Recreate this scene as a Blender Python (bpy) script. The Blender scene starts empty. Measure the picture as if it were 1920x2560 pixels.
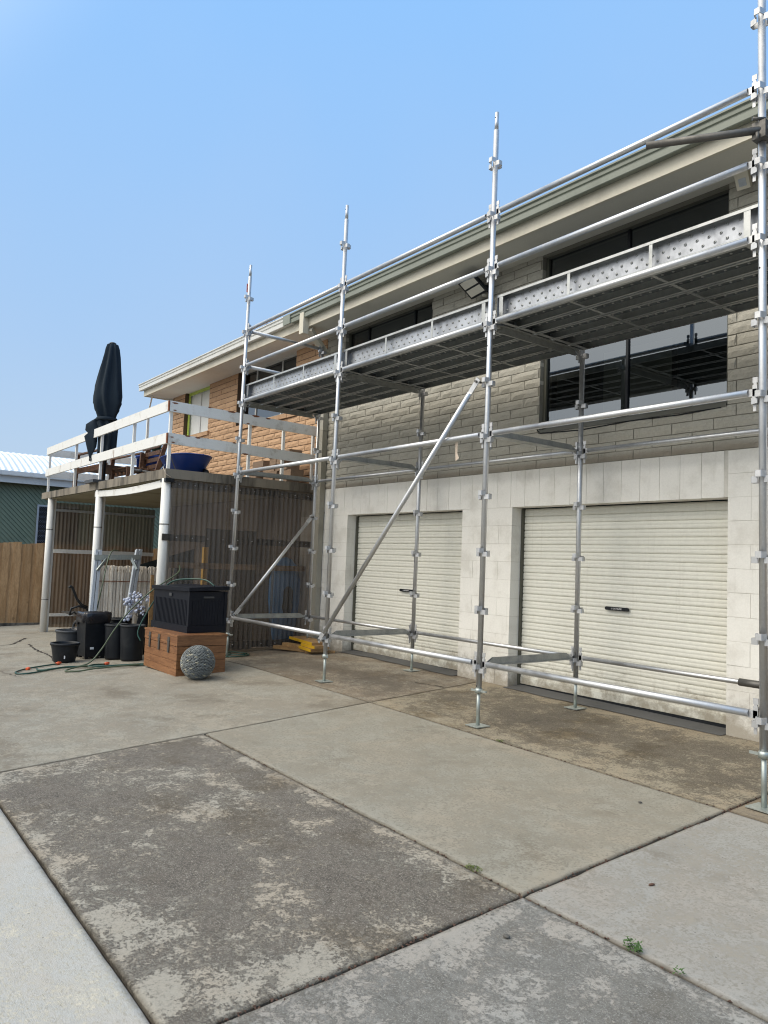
import bpy, math, random
from mathutils import Vector, Matrix
from mathutils import noise as mnoise
random.seed(7)
sc = bpy.context.scene
COL = sc.collection
# ------------------------------------------------------------------ camera
CAM = (4.6911, -4.6424, 1.3523)
YAW, PIT, ROL, FPX = -0.9224, 0.0660, 0.0387, 1893.67
cy, sy = math.cos(YAW), math.sin(YAW)
f = Vector((sy*math.cos(PIT), cy*math.cos(PIT), math.sin(PIT)))
ri = Vector((cy, -sy, 0)); up = ri.cross(f)
r2 = math.cos(ROL)*ri + math.sin(ROL)*up
u2 = -math.sin(ROL)*ri + math.cos(ROL)*up
cd = bpy.data.cameras.new('camera'); cam = bpy.data.objects.new('camera', cd); COL.objects.link(cam)
M = Matrix((r2, u2, -f)).transposed().to_4x4(); M.translation = Vector(CAM)
cam.matrix_world = M
cd.sensor_fit = 'VERTICAL'; cd.sensor_height = 36; cd.lens = FPX/2560*36
cd.clip_start = .05; cd.clip_end = 3000
sc.camera = cam
sc.render.resolution_x, sc.render.resolution_y = 768, 1024
sc.view_settings.view_transform = 'Standard'; sc.view_settings.look = 'None'
sc.view_settings.gamma = 1; sc.view_settings.exposure = 0.22
sc.view_settings.use_curve_mapping = False
sc.cycles.pixel_filter_type = 'BLACKMAN_HARRIS'; sc.cycles.filter_width = 1.1
# ------------------------------------------------------------------ sky and sun
SUN_EL, SUN_AZ = math.radians(48), math.radians(197)     # azimuth clockwise from +y: sun stands behind and left of the camera
sund = Vector((math.sin(SUN_AZ)*math.cos(SUN_EL), math.cos(SUN_AZ)*math.cos(SUN_EL), math.sin(SUN_EL)))
w = bpy.data.worlds.new('World'); sc.world = w; w.use_nodes = True
nt = w.node_tree; N = nt.nodes; Lk = nt.links
bg = N['Background']
sky = N.new('ShaderNodeTexSky'); sky.sky_type = 'NISHITA'; sky.sun_disc = False
sky.sun_elevation = SUN_EL; sky.sun_rotation = SUN_AZ; sky.air_density = 1.0; sky.dust_density = 2.0; sky.altitude = 50
tc = N.new('ShaderNodeTexCoord'); sep = N.new('ShaderNodeSeparateXYZ'); Lk.new(tc.outputs['Generated'], sep.inputs[0])
cr = N.new('ShaderNodeValToRGB'); Lk.new(sep.outputs['Z'], cr.inputs[0])
# haze colour by height (multiplied by 10 below because the background strength is 0.1)
for i, (p, c) in enumerate([(0.0, (.475, .590, .715)), (.25, (.370, .555, .815)), (.62, (.275, .535, .93)), (1, (.265, .52, .93))]):
    e = cr.color_ramp.elements[i] if i < 2 else cr.color_ramp.elements.new(p)
    e.position = p; e.color = (*c, 1)
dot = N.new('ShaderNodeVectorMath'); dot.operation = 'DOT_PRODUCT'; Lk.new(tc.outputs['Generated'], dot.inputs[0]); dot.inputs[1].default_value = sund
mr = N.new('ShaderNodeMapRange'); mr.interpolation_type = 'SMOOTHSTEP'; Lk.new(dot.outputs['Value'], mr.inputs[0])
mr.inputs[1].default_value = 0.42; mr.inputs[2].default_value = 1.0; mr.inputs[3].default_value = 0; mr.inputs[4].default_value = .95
hz = N.new('ShaderNodeTexNoise'); hz.inputs['Scale'].default_value = 1.6; hz.inputs['Detail'].default_value = 5; Lk.new(tc.outputs['Generated'], hz.inputs['Vector'])
hr = N.new('ShaderNodeMapRange'); Lk.new(hz.outputs['Fac'], hr.inputs[0]); hr.inputs[1].default_value = .42; hr.inputs[2].default_value = .72; hr.inputs[3].default_value = 0; hr.inputs[4].default_value = .16
hm = N.new('ShaderNodeMix'); hm.data_type = 'RGBA'; Lk.new(hr.outputs[0], hm.inputs[0]); Lk.new(cr.outputs[0], hm.inputs[6]); hm.inputs[7].default_value = (.56, .64, .76, 1)
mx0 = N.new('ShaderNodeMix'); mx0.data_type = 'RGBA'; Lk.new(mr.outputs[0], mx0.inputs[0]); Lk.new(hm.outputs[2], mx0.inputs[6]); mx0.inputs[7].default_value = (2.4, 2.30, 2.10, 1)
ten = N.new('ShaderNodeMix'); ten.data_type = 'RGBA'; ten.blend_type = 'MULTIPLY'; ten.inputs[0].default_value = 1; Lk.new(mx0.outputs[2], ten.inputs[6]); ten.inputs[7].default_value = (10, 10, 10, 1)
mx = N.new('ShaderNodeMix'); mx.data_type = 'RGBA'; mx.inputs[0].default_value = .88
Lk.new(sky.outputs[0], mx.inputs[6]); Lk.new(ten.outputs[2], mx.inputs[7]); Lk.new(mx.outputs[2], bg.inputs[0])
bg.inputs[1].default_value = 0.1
sl = bpy.data.lights.new('sun', 'SUN'); sl.energy = 1.15; sl.angle = math.radians(30); sl.color = (1, .91, .78)
so = bpy.data.objects.new('sun', sl); COL.objects.link(so); so.rotation_euler = sund.to_track_quat('Z', 'Y').to_euler(); so.location = (0, -10, 12)

# ------------------------------------------------------------------ ground height
def g(x, y):
    s = max(0.0, -3.5-x)
    return -.01-.008*x+.035*y-.047*s*s/(s+.6)

# ------------------------------------------------------------------ materials
def newmat(name):
    m = bpy.data.materials.new(name); m.use_nodes = True
    return m, m.node_tree, m.node_tree.nodes['Principled BSDF']
def nn(t, k, **kw):
    n = t.nodes.new(k)
    for a, b in kw.items(): setattr(n, a, b)
    return n
def coords(t, kind='Object'):
    c = nn(t, 'ShaderNodeTexCoord'); return c.outputs[kind]
def pos(t):
    return nn(t, 'ShaderNodeNewGeometry').outputs['Position']
def noise(t, vec, scale, detail=4, rough=.6, dist=0.):
    n = nn(t, 'ShaderNodeTexNoise'); n.inputs['Scale'].default_value = scale; n.inputs['Detail'].default_value = detail
    n.inputs['Roughness'].default_value = rough; n.inputs['Distortion'].default_value = dist; t.links.new(vec, n.inputs['Vector']); return n.outputs['Fac']
def ramp(t, fac, a, b, smooth=True, lo=0., hi=1.):
    n = nn(t, 'ShaderNodeMapRange'); n.interpolation_type = 'SMOOTHSTEP' if smooth else 'LINEAR'
    n.inputs[1].default_value = a; n.inputs[2].default_value = b; n.inputs[3].default_value = lo; n.inputs[4].default_value = hi
    t.links.new(fac, n.inputs[0]); return n.outputs[0]
def mixc(t, fac, a, b, mode='MIX'):
    n = nn(t, 'ShaderNodeMix'); n.data_type = 'RGBA'; n.blend_type = mode
    for i, v in ((0, fac), (6, a), (7, b)):
        if isinstance(v, (int, float)): n.inputs[i].default_value = v
        elif isinstance(v, tuple): n.inputs[i].default_value = (*v, 1)
        else: t.links.new(v, n.inputs[i])
    return n.outputs[2]
def math_(t, op, a, b=0.):
    n = nn(t, 'ShaderNodeMath', operation=op)
    for i, v in ((0, a), (1, b)):
        if isinstance(v, (int, float)): n.inputs[i].default_value = v
        else: t.links.new(v, n.inputs[i])
    return n.outputs[0]
def bump(t, bs, h, strength=.3, dist=.01):
    n = nn(t, 'ShaderNodeBump'); n.inputs['Strength'].default_value = strength; n.inputs['Distance'].default_value = dist
    t.links.new(h, n.inputs['Height']); t.links.new(n.outputs[0], bs.inputs['Normal'])
def stretch(t, vec, s):
    n = nn(t, 'ShaderNodeMapping'); n.inputs['Scale'].default_value = s; t.links.new(vec, n.inputs[0]); return n.outputs[0]

def paint(name, col, rough=.55, dirt=(.12, .10, .07), amt=.25, metal=0., scale=3., bmp=.1, rnd=.0, streak=False, spec=.5, fine=60, th=.5, foot=0):
    """paint or plastic or stone with blotchy grime, fine grain and bump"""
    m, t, b = newmat(name); p = pos(t)
    v = stretch(t, p, (1, 1, .18)) if streak else p
    n1 = noise(t, v, scale, 8, .65); n2 = noise(t, p, fine, 5, .7)
    c = mixc(t, math_(t, 'MULTIPLY', ramp(t, n1, th, th+.22), amt), col, dirt)
    c = mixc(t, ramp(t, n2, .3, .7, lo=0, hi=.14), c, tuple(x*.55 for x in col))
    if foot:
        sp = nn(t, 'ShaderNodeSeparateXYZ'); t.links.new(p, sp.inputs[0]); fz = math_(t, 'ADD', sp.outputs['Z'], math_(t, 'MULTIPLY', math_(t, 'SUBTRACT', noise(t, p, 6, 8, .75), .5), 1.1)); c = mixc(t, ramp(t, fz, foot, .0, lo=0, hi=.75), c, (.22, .18, .12)); n4 = noise(t, stretch(t, p, (14, 14, .8)), 1.4, 5, .7); c = mixc(t, ramp(t, n4, .55, .75, lo=0, hi=.16), c, (.30, .27, .2))
    if rnd:
        oi = nn(t, 'ShaderNodeObjectInfo'); c = mixc(t, ramp(t, oi.outputs['Random'], 0, 1, False, 0, rnd), c, tuple(x*.45 for x in col))
    t.links.new(c, b.inputs['Base Color']); b.inputs['Metallic'].default_value = metal
    r = ramp(t, n1, .3, .7, lo=rough-.08, hi=rough+.1); t.links.new(r, b.inputs['Roughness'])
    b.inputs['Specular IOR Level'].default_value = spec
    if bmp: bump(t, b, n2, bmp, .004)
    return m
def galv(name, col=(.60, .61, .62), rough=.40, dark=.25, metal=.9):
    m, t, b = newmat(name); p = pos(t)
    n1 = noise(t, stretch(t, p, (1, 1, .5)), 7, 6, .7); n2 = noise(t, p, 45, 4, .7); n3 = noise(t, stretch(t, p, (1, 1, .6)), 22, 8, .75, 1.)
    c = mixc(t, ramp(t, n1, .35, .7, lo=0, hi=dark), col, tuple(x*.55 for x in col))
    c = mixc(t, ramp(t, n2, .45, .7, lo=0, hi=.3), c, tuple(min(1, x*1.25) for x in col))
    c = mixc(t, ramp(t, n3, .64, .74, lo=0, hi=.6), c, tuple(x*.42 for x in col))
    t.links.new(c, b.inputs['Base Color']); b.inputs['Metallic'].default_value = metal
    t.links.new(ramp(t, n1, .3, .7, lo=rough-.08, hi=rough+.18), b.inputs['Roughness']); bump(t, b, n2, .08, .002)
    return m
def wood(name, col, dark, scale=4., axis=(6, 1, 1), rough=.6, knots=.3, rnd=.35):
    m, t, b = newmat(name); p = coords(t)
    oi = nn(t, 'ShaderNodeObjectInfo')
    va = nn(t, 'ShaderNodeVectorMath', operation='ADD'); t.links.new(p, va.inputs[0])
    sc_ = nn(t, 'ShaderNodeVectorMath', operation='SCALE'); cb = nn(t, 'ShaderNodeCombineXYZ')
    for i in range(3): t.links.new(oi.outputs['Random'], cb.inputs[i])
    t.links.new(cb.outputs[0], sc_.inputs[0]); sc_.inputs['Scale'].default_value = 17.; t.links.new(sc_.outputs[0], va.inputs[1])
    n1 = noise(t, stretch(t, va.outputs[0], axis), scale, 6, .6, 1.2); n2 = noise(t, stretch(t, va.outputs[0], tuple(a*4 for a in axis)), scale*2, 4, .7)
    n3 = noise(t, va.outputs[0], 5, 3, .6)
    c = mixc(t, ramp(t, n1, .35, .68), col, dark); c = mixc(t, ramp(t, n2, .4, .7, lo=0, hi=.45), c, tuple(x*.5 for x in dark))
    c = mixc(t, ramp(t, n3, .62, .72, lo=0, hi=knots), c, tuple(x*.35 for x in dark))
    c = mixc(t, ramp(t, oi.outputs['Random'], 0, 1, False, 0, rnd), c, tuple(x*.6 for x in dark))
    t.links.new(c, b.inputs['Base Color']); b.inputs['Roughness'].default_value = rough; bump(t, b, n2, .25, .003)
    return m
def rock(name, col, col2, rough=.85, rnd=.35, grain=.5, stain=None, bs=.7):
    """split-face brick: coarse broken relief"""
    m, t, b = newmat(name); p = pos(t)
    n1 = noise(t, p, 38, 8, .68, .6); n2 = noise(t, p, 2.2, 5, .6); n3 = noise(t, p, 160, 3, .7)
    oi = nn(t, 'ShaderNodeObjectInfo')
    c = mixc(t, ramp(t, n1, .35, .7, lo=0, hi=grain), col, col2)
    c = mixc(t, ramp(t, oi.outputs['Random'], 0, 1, False, 0, rnd), c, col2)
    c = mixc(t, ramp(t, n2, .5, .75, lo=0, hi=.3), c, tuple(x*.6 for x in col))
    if stain:
        sp = nn(t, 'ShaderNodeSeparateXYZ'); t.links.new(p, sp.inputs[0])
        c = mixc(t, math_(t, 'MULTIPLY', ramp(t, sp.outputs['Z'], stain[0], stain[1], lo=1, hi=0), stain[2]), c, stain[3])
    t.links.new(c, b.inputs['Base Color']); b.inputs['Roughness'].default_value = rough
    h = math_(t, 'ADD', n1, math_(t, 'MULTIPLY', n3, .3)); bump(t, b, h, bs, .012)
    return m
def glass_dark(name, tint=(.02, .025, .026)):
    m, t, b = newmat(name)
    b.inputs['Base Color'].default_value = (*tint, 1); b.inputs['Roughness'].default_value = .03; b.inputs['IOR'].default_value = 1.52
    gl = nn(t, 'ShaderNodeBsdfGlossy'); gl.inputs['Roughness'].default_value = .012; gl.inputs['Color'].default_value = (.42, .46, .50, 1)
    tr = nn(t, 'ShaderNodeBsdfTransparent'); tr.inputs[0].default_value = (.32, .35, .34, 1)
    mi = nn(t, 'ShaderNodeMixShader'); fr = nn(t, 'ShaderNodeFresnel'); fr.inputs[0].default_value = 1.7
    t.links.new(ramp(t, fr.outputs[0], .02, .9, False, .26, 1), mi.inputs[0]); t.links.new(tr.outputs[0], mi.inputs[1]); t.links.new(gl.outputs[0], mi.inputs[2])
    t.links.new(mi.outputs[0], t.nodes['Material Output'].inputs[0]); return m
def sheet_mat(name, tint, body, tr_amt=.5, rough=.25):
    """smoky translucent corrugated plastic sheet"""
    m, t, b = newmat(name); p = pos(t)
    n1 = noise(t, stretch(t, p, (3, 3, .4)), 1.5, 7, .65)
    c = mixc(t, ramp(t, n1, .35, .7), body, tuple(x*.45 for x in body)); t.links.new(c, b.inputs['Base Color'])
    t.links.new(ramp(t, n1, .3, .7, lo=rough, hi=rough+.25), b.inputs['Roughness'])
    tr = nn(t, 'ShaderNodeBsdfTransparent'); tr.inputs[0].default_value = (*tint, 1)
    mi = nn(t, 'ShaderNodeMixShader'); t.links.new(ramp(t, n1, .3, .75, lo=tr_amt+.1, hi=tr_amt-.15), mi.inputs[0])
    t.links.new(b.outputs[0], mi.inputs[1]); t.links.new(tr.outputs[0], mi.inputs[2]); t.links.new(mi.outputs[0], t.nodes['Material Output'].inputs[0]); return m

def concrete(name, light, dark, th, brown=(.16, .125, .08), bth=.62, edge=.4, seed=0., fine=.5, broom=False, dk=.85, mid=1.15, blobs=()):
    """weathered concrete: grime that keeps off the slab edges, brown algae, exposed grit. UV maps hold metres to the slab edges."""
    m, t, b = newmat(name)
    pm = nn(t, 'ShaderNodeMapping'); pm.inputs['Location'].default_value = (seed, seed*.7, 0); t.links.new(pos(t), pm.inputs[0]); p = pm.outputs[0]
    u1 = nn(t, 'ShaderNodeUVMap', uv_map='near'); u2_ = nn(t, 'ShaderNodeUVMap', uv_map='far')
    s1 = nn(t, 'ShaderNodeSeparateXYZ'); s2 = nn(t, 'ShaderNodeSeparateXYZ'); t.links.new(u1.outputs[0], s1.inputs[0]); t.links.new(u2_.outputs[0], s2.inputs[0])
    d = math_(t, 'MINIMUM', math_(t, 'MINIMUM', s1.outputs[0], s1.outputs[1]), math_(t, 'MINIMUM', s2.outputs[0], s2.outputs[1]))
    nb = noise(t, p, mid, 9, .66, .3); nb2 = noise(t, p, 4.5, 6, .7, .4); ns = noise(t, p, 26, 8, .78); ng = noise(t, p, 150, 4, .75)
    ed = ramp(t, d, .02, edge, lo=-.15, hi=0); nm = noise(t, p, 11, 8, .72, .5); nf = noise(t, p, 62, 5, .8)
    a = math_(t, 'ADD', math_(t, 'MULTIPLY', math_(t, 'SUBTRACT', nb, .5), 1.25), math_(t, 'ADD', ed, .5))
    for q, k_ in ((nb2, 1.15), (nm, 1.35), (ns, 1.0), (nf, .9)): a = math_(t, 'ADD', a, math_(t, 'MULTIPLY', math_(t, 'SUBTRACT', q, .5), k_))
    wp = nn(t, 'ShaderNodeVectorMath', operation='ADD'); wn = nn(t, 'ShaderNodeTexNoise'); wn.inputs['Scale'].default_value = 3.5; wn.inputs['Detail'].default_value = 5; t.links.new(pos(t), wn.inputs['Vector'])
    wm_ = nn(t, 'ShaderNodeVectorMath', operation='MULTIPLY_ADD'); t.links.new(wn.outputs['Color'], wm_.inputs[0]); wm_.inputs[1].default_value = (.5, .5, 0); wm_.inputs[2].default_value = (-.25, -.25, 0); t.links.new(pos(t), wp.inputs[0]); t.links.new(wm_.outputs[0], wp.inputs[1])
    for (bx, by, rx, ry, wgt) in blobs:
        m1 = nn(t, 'ShaderNodeMapping'); m1.vector_type = 'POINT'; m1.inputs['Scale'].default_value = (1/rx, 1/ry, 0); m1.inputs['Location'].default_value = (-bx/rx, -by/ry, 0); t.links.new(wp.outputs[0], m1.inputs[0])
        ln = nn(t, 'ShaderNodeVectorMath', operation='LENGTH'); t.links.new(m1.outputs[0], ln.inputs[0]); a = math_(t, 'ADD', a, ramp(t, ln.outputs['Value'], 0, 1.5, lo=wgt*.8, hi=0))
    mask = ramp(t, a, th-.16, th+.20, lo=0, hi=dk)
    br = noise(t, p, 1.6, 6, .6, .2); bm = ramp(t, math_(t, 'ADD', br, math_(t, 'MULTIPLY', math_(t, 'SUBTRACT', ns, .5), .5)), bth-.08, bth+.10, lo=0, hi=.7)
    c = mixc(t, ramp(t, nb2, .35, .7, lo=0, hi=.35), light, tuple(x*.80 for x in light))
    c = mixc(t, ramp(t, ng, .35, .68, lo=0, hi=.28), c, tuple(x*.62 for x in light))
    tone = noise(t, p, 1.3, 7, .7, .8); c = mixc(t, ramp(t, tone, .40, .62, lo=0, hi=.45), c, (light[0]*1.02, light[1]*.90, light[2]*.80)); c = mixc(t, ramp(t, nm, .48, .68, lo=0, hi=.5), c, tuple(x*.70 for x in light)); c = mixc(t, ramp(t, nf, .56, .68, lo=0, hi=.5), c, tuple(x*.55 for x in light)); c = mixc(t, ramp(t, ns, .58, .72, lo=0, hi=.35), c, tuple(min(1, x*1.25) for x in light))
    c = mixc(t, bm, c, brown)
    dd = mixc(t, ramp(t, nm, .38, .62), dark, tuple(x*2.1 for x in dark)); dd = mixc(t, ramp(t, nf, .46, .58, lo=0, hi=.8), dd, tuple(x*3.0 for x in dark))
    dd = mixc(t, ramp(t, ng, .54, .62, lo=0, hi=.8), dd, tuple(x*1.05 for x in light)); dd = mixc(t, ramp(t, br, .52, .66, lo=0, hi=.45), dd, tuple(x*.55 for x in brown))
    fringe = math_(t, 'MULTIPLY', ramp(t, a, th-.50, th+.05, lo=0, hi=.75), ramp(t, nf, .48, .58)); c = mixc(t, fringe, c, tuple(x*1.5 for x in dark)); dd = mixc(t, math_(t, 'MULTIPLY', ramp(t, a, th+.55, th+.05, lo=0, hi=.6), ramp(t, ns, .52, .60)), dd, tuple(x*.95 for x in light))
    c = mixc(t, mask, c, dd)
    vo = nn(t, 'ShaderNodeTexVoronoi'); vo.inputs['Scale'].default_value = 34; t.links.new(p, vo.inputs['Vector'])
    pit = ramp(t, vo.outputs['Distance'], .10, .16, lo=1, hi=0)
    pk = nn(t, 'ShaderNodeSeparateXYZ'); t.links.new(vo.outputs['Color'], pk.inputs[0])
    pit = math_(t, 'MULTIPLY', pit, ramp(t, pk.outputs[0], .90, .91, False)); c = mixc(t, math_(t, 'MULTIPLY', pit, .6), c, (.06, .055, .045))
    pit2 = math_(t, 'MULTIPLY', ramp(t, vo.outputs['Distance'], .12, .2, lo=1, hi=0), ramp(t, pk.outputs[1], .8, .82, False))
    c = mixc(t, math_(t, 'MULTIPLY', pit2, math_(t, 'MULTIPLY', mask, .75)), c, (.36, .33, .28))
    # dirty rim along the joints
    rim = ramp(t, math_(t, 'ADD', d, math_(t, 'MULTIPLY', ns, .04)), .014, .045, lo=.65, hi=0); c = mixc(t, rim, c, (.085, .07, .05))
    if broom:
        wv = noise(t, stretch(t, p, (9, 30, 9)), 4.5, 5, .7, 1.6); wm = ramp(t, nb, .36, .52, lo=.15)
        c = mixc(t, math_(t, 'MULTIPLY', ramp(t, wv, .50, .66, lo=0, hi=.8), wm), c, (.27, .25, .20)); hh = math_(t, 'ADD', math_(t, 'MULTIPLY', wv, .9), ng)
    else: hh = math_(t, 'ADD', math_(t, 'MULTIPLY', math_(t, 'MULTIPLY', math_(t, 'ADD', nf, ns), mask), 1.0), math_(t, 'MULTIPLY', ng, .55))
    t.links.new(c, b.inputs['Base Color']); b.inputs['Roughness'].default_value = .88; b.inputs['Specular IOR Level'].default_value = .3
    bump(t, b, hh, fine, .006); return m

MAT = {
 'galv': galv('galvanised_steel'), 'galv2': galv('galvanised_bracket', (.54, .545, .55), .5, .3, .8),
 'plank': galv('plank_steel_shaded', (.19, .21, .215), .5, .4, .8), 'lip_lit': galv('plank_lip_steel_lit', (.42, .43, .42), .4, .3, .85), 'toe': galv('toe_board_steel_lit', (.40, .415, .44), .42, .3, .85), 'trans': galv('transom_steel', (.36, .37, .36), .5, .4, .8), 'dull': galv('weathered_steel', (.15, .145, .135), .5, .5, .75),  # plank colour carries the shade inside the trays; lip and toe are lit copies
 'jack': galv('zinc_plate', (.46, .50, .475), .45, .4, .8), 'chan': galv('channel_steel', (.50, .53, .56), .5, .3, .6),
 'grey_brick': rock('grey_painted_brick', (.46, .435, .365), (.34, .32, .27), rnd=.2, stain=(2.42, 2.52, .55, (.19, .155, .115))),
 'mortar_grey': paint('grey_mortar', (.23, .22, .18), .9, amt=.3),
 'brown_brick': rock('orange_split_brick', (.61, .395, .235), (.43, .26, .145), rnd=.5, grain=.6),
 'mortar_brown': paint('brown_mortar', (.10, .065, .04), .95, amt=.4),
 'white_block': paint('white_painted_block', (.82, .80, .74), .75, (.50, .47, .40), .38, scale=3.2, bmp=.3, rnd=.05, streak=False, th=.46, foot=.42),
 'mortar_white': paint('painted_joint', (.64, .615, .55), .85, amt=.4),
 'door': paint('cream_roller_door', (.71, .70, .62), .5, (.54, .53, .46), .3, scale=1.1, bmp=.0, spec=.3, fine=20, foot=.34),
 'cream': paint('cream_fascia', (.66, .615, .50), .6, (.36, .32, .25), .4, scale=1.8, bmp=.04),
 'soffit': paint('grey_soffit', (.62, .60, .53), .8, (.3, .28, .23), .3, scale=.8, bmp=.03),
 'soffit_w': paint('white_soffit', (.76, .74, .69), .8, (.45, .4, .32), .3, scale=.8, bmp=.03),
 'gutter': paint('green_gutter', (.22, .24, .195), .42, (.14, .15, .12), .5, scale=2, bmp=.03, streak=False),
 'gutter_w': paint('white_gutter', (.68, .68, .64), .45, (.40, .38, .32), .4, scale=2, bmp=.03),
 'pipe_c': paint('taupe_downpipe', (.37, .35, .29), .55, (.22, .2, .15), .4, bmp=.02),
 'frame': paint('olive_window_frame', (.085, .085, .065), .45, amt=.2, bmp=.0), 'frame_w': paint('pale_window_frame', (.62, .62, .58), .45, amt=.3, bmp=0),
 'lime': paint('lime_green_frame', (.52, .66, .12), .5, (.3, .35, .1), .4, bmp=0),
 'glass': glass_dark('window_glass'), 'curtain': paint('white_curtain', (.74, .75, .72), .8, (.5, .52, .5), .5, scale=5, streak=True),
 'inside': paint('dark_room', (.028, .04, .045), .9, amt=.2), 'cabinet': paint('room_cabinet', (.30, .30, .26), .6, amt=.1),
 'black': paint('black_plastic', (.008, .010, .013), .42, (.03, .034, .035), .45, scale=6, bmp=.05, spec=.3),
 'blackb': paint('black_resin_box', (.005, .007, .013), .5, (.015, .018, .025), .35, scale=4, bmp=.05, spec=.22),
 'bag': paint('black_bin_bag', (.008, .008, .012), .27, amt=.1, bmp=.5, fine=25), 'dgrey': paint('dark_grey_plastic', (.045, .048, .052), .42, (.1, .1, .1), .4, scale=6),
 'canvas': paint('navy_canvas', (.021, .031, .042), .85, (.03, .04, .05), .5, scale=4, bmp=.2, spec=.15), 'blue': paint('blue_plastic', (.008, .045, .25), .35, (.02, .03, .08), .4, bmp=.03),
 'blue2': paint('blue_hull', (.08, .34, .80), .4, (.03, .1, .25), .3, bmp=.02),
 'pvc': paint('white_pipe', (.80, .79, .75), .42, (.40, .36, .28), .45, scale=2.5, streak=True, bmp=.03, th=.48),
 'white_w': paint('white_weathered_timber', (.76, .76, .73), .6, (.33, .29, .22), .6, scale=4.5, bmp=.2, th=.52),
 'slab_edge': paint('stained_concrete_edge', (.24, .21, .165), .9, (.055, .05, .042), .95, scale=2.8, bmp=.4, streak=True, th=.44),
 'ceil': paint('carport_ceiling', (.30, .27, .18), .9, (.13, .11, .06), .7, scale=1.6, bmp=.2),
 'sheet': sheet_mat('smoky_plastic_sheet', (.86, .77, .68), (.23, .20, .17), .52, .2), 'sheet2': sheet_mat('brown_plastic_sheet', (.55, .46, .36), (.30, .24, .18), .34, .3),
 'dtimber': wood('dark_timber', (.060, .052, .043), (.025, .022, .018), axis=(1, 6, 6)), 'ptimber': wood('pale_timber', (.42, .31, .19), (.26, .17, .09), axis=(1, 1, 6)),
 'fence': wood('fence_timber', (.62, .39, .20), (.43, .25, .11), axis=(3, 3, .5), knots=.5, rnd=.5), 'teak': wood('teak_timber', (.20, .095, .045), (.09, .04, .02), axis=(3, 1, 3)),
 'chest': wood('stained_pine', (.31, .145, .058), (.18, .075, .028), axis=(.8, .8, 7), knots=.55, rnd=.3, rough=.5), 'laths': wood('weathered_white_picket', (.90, .85, .75), (.70, .61, .50), axis=(5, 5, .6), knots=.15, rnd=.3),
 'yellow': paint('yellow_painted_timber', (.62, .37, .015), .5, (.35, .2, .03), .4, bmp=.1), 'lvl': wood('laminated_timber', (.42, .27, .12), (.27, .15, .06), axis=(5, 1, 5)),
 'pebble': paint('slate_pebble', (.19, .205, .20), .55, (.25, .25, .22), .3, scale=12, bmp=.2, rnd=.75), 'pebble_l': paint('pale_pebble', (.40, .38, .29), .55, amt=.2, rnd=.4), 'grout': paint('dark_grout', (.03, .032, .03), .9),
 'iron': paint('antique_iron', (.11, .10, .09), .5, amt=.3, metal=.5), 'hose': paint('green_hose', (.010, .060, .046), .35, (.10, .11, .06), .5, scale=3, bmp=.0), 'hose2': paint('faded_hose', (.075, .10, .055), .45, (.05, .09, .06), .5, scale=3, bmp=0),
 'orange': paint('orange_fitting', (.75, .12, .04), .4, amt=.1, bmp=0), 'flower': paint('pale_lilac_flower', (.52, .56, .68), .7, (.36, .41, .56), .5, scale=20, rnd=.4), 'stem': paint('dry_stem', (.16, .13, .10), .8),
 'white': paint('white_plastic', (.78, .78, .76), .5, amt=.15, bmp=0), 'text': paint('white_lettering', (.80, .80, .80), .6, amt=0, bmp=0), 'ltext': paint('pale_blue_lettering', (.35, .48, .66), .6, amt=.1, bmp=0), 'mark': paint('charcoal_mark', (.10, .095, .085), .8, amt=0, bmp=0),
 'lens': paint('floodlight_lens', (.66, .63, .54), .3, amt=.1, bmp=.0), 'leaf': paint('green_weed_leaf', (.075, .16, .035), .6, (.12, .13, .03), .5, scale=30, rnd=.5), 'moss': paint('moss', (.10, .13, .03), .9, amt=.5, scale=40), 'dead': paint('dead_leaf', (.11, .055, .035), .8, amt=.4, scale=40, rnd=.6),
 'dirt': paint('joint_dirt', (.026, .021, .016), .95, (.09, .04, .025), .5, scale=14, bmp=.6, fine=90), 'threshold': paint('grey_threshold', (.10, .10, .098), .85, (.07, .07, .065), .5, scale=3, bmp=.3),
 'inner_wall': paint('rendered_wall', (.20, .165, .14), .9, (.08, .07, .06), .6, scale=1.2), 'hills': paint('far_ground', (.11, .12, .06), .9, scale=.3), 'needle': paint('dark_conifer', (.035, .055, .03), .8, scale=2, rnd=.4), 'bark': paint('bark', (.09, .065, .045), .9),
 'board': paint('green_weatherboard', (.18, .22, .15), .6, (.07, .11, .085), .4, scale=1.5, bmp=.03), 'roof_w': galv('white_metal_roof', (.80, .83, .85), .35, .12, .25), 'roofd': paint('dark_roof_metal', (.16, .17, .15), .5),
 'rust': paint('rust', (.20, .07, .03), .9, amt=.5, scale=40), 'screen': paint('security_mesh', (.012, .012, .016), .6), 'grille': paint('pale_mesh_wire', (.12, .13, .16), .5, amt=0), 'tape': paint('faded_tape', (.60, .50, .40), .7, amt=.3), 'redtape': paint('red_tag', (.50, .12, .12), .7),
 'tarp': paint('shade_cloth', (.018, .026, .024), .9), 'brickpile': rock('taupe_paver', (.28, .19, .125), (.16, .11, .075), rnd=.6, grain=.4), 'neighbour_white': paint('neighbour_white_wall', (.70, .70, .68), .7, amt=.25),
}
MAT['hose'].node_tree.nodes['Principled BSDF'].inputs['Roughness'].default_value = .35

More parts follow.
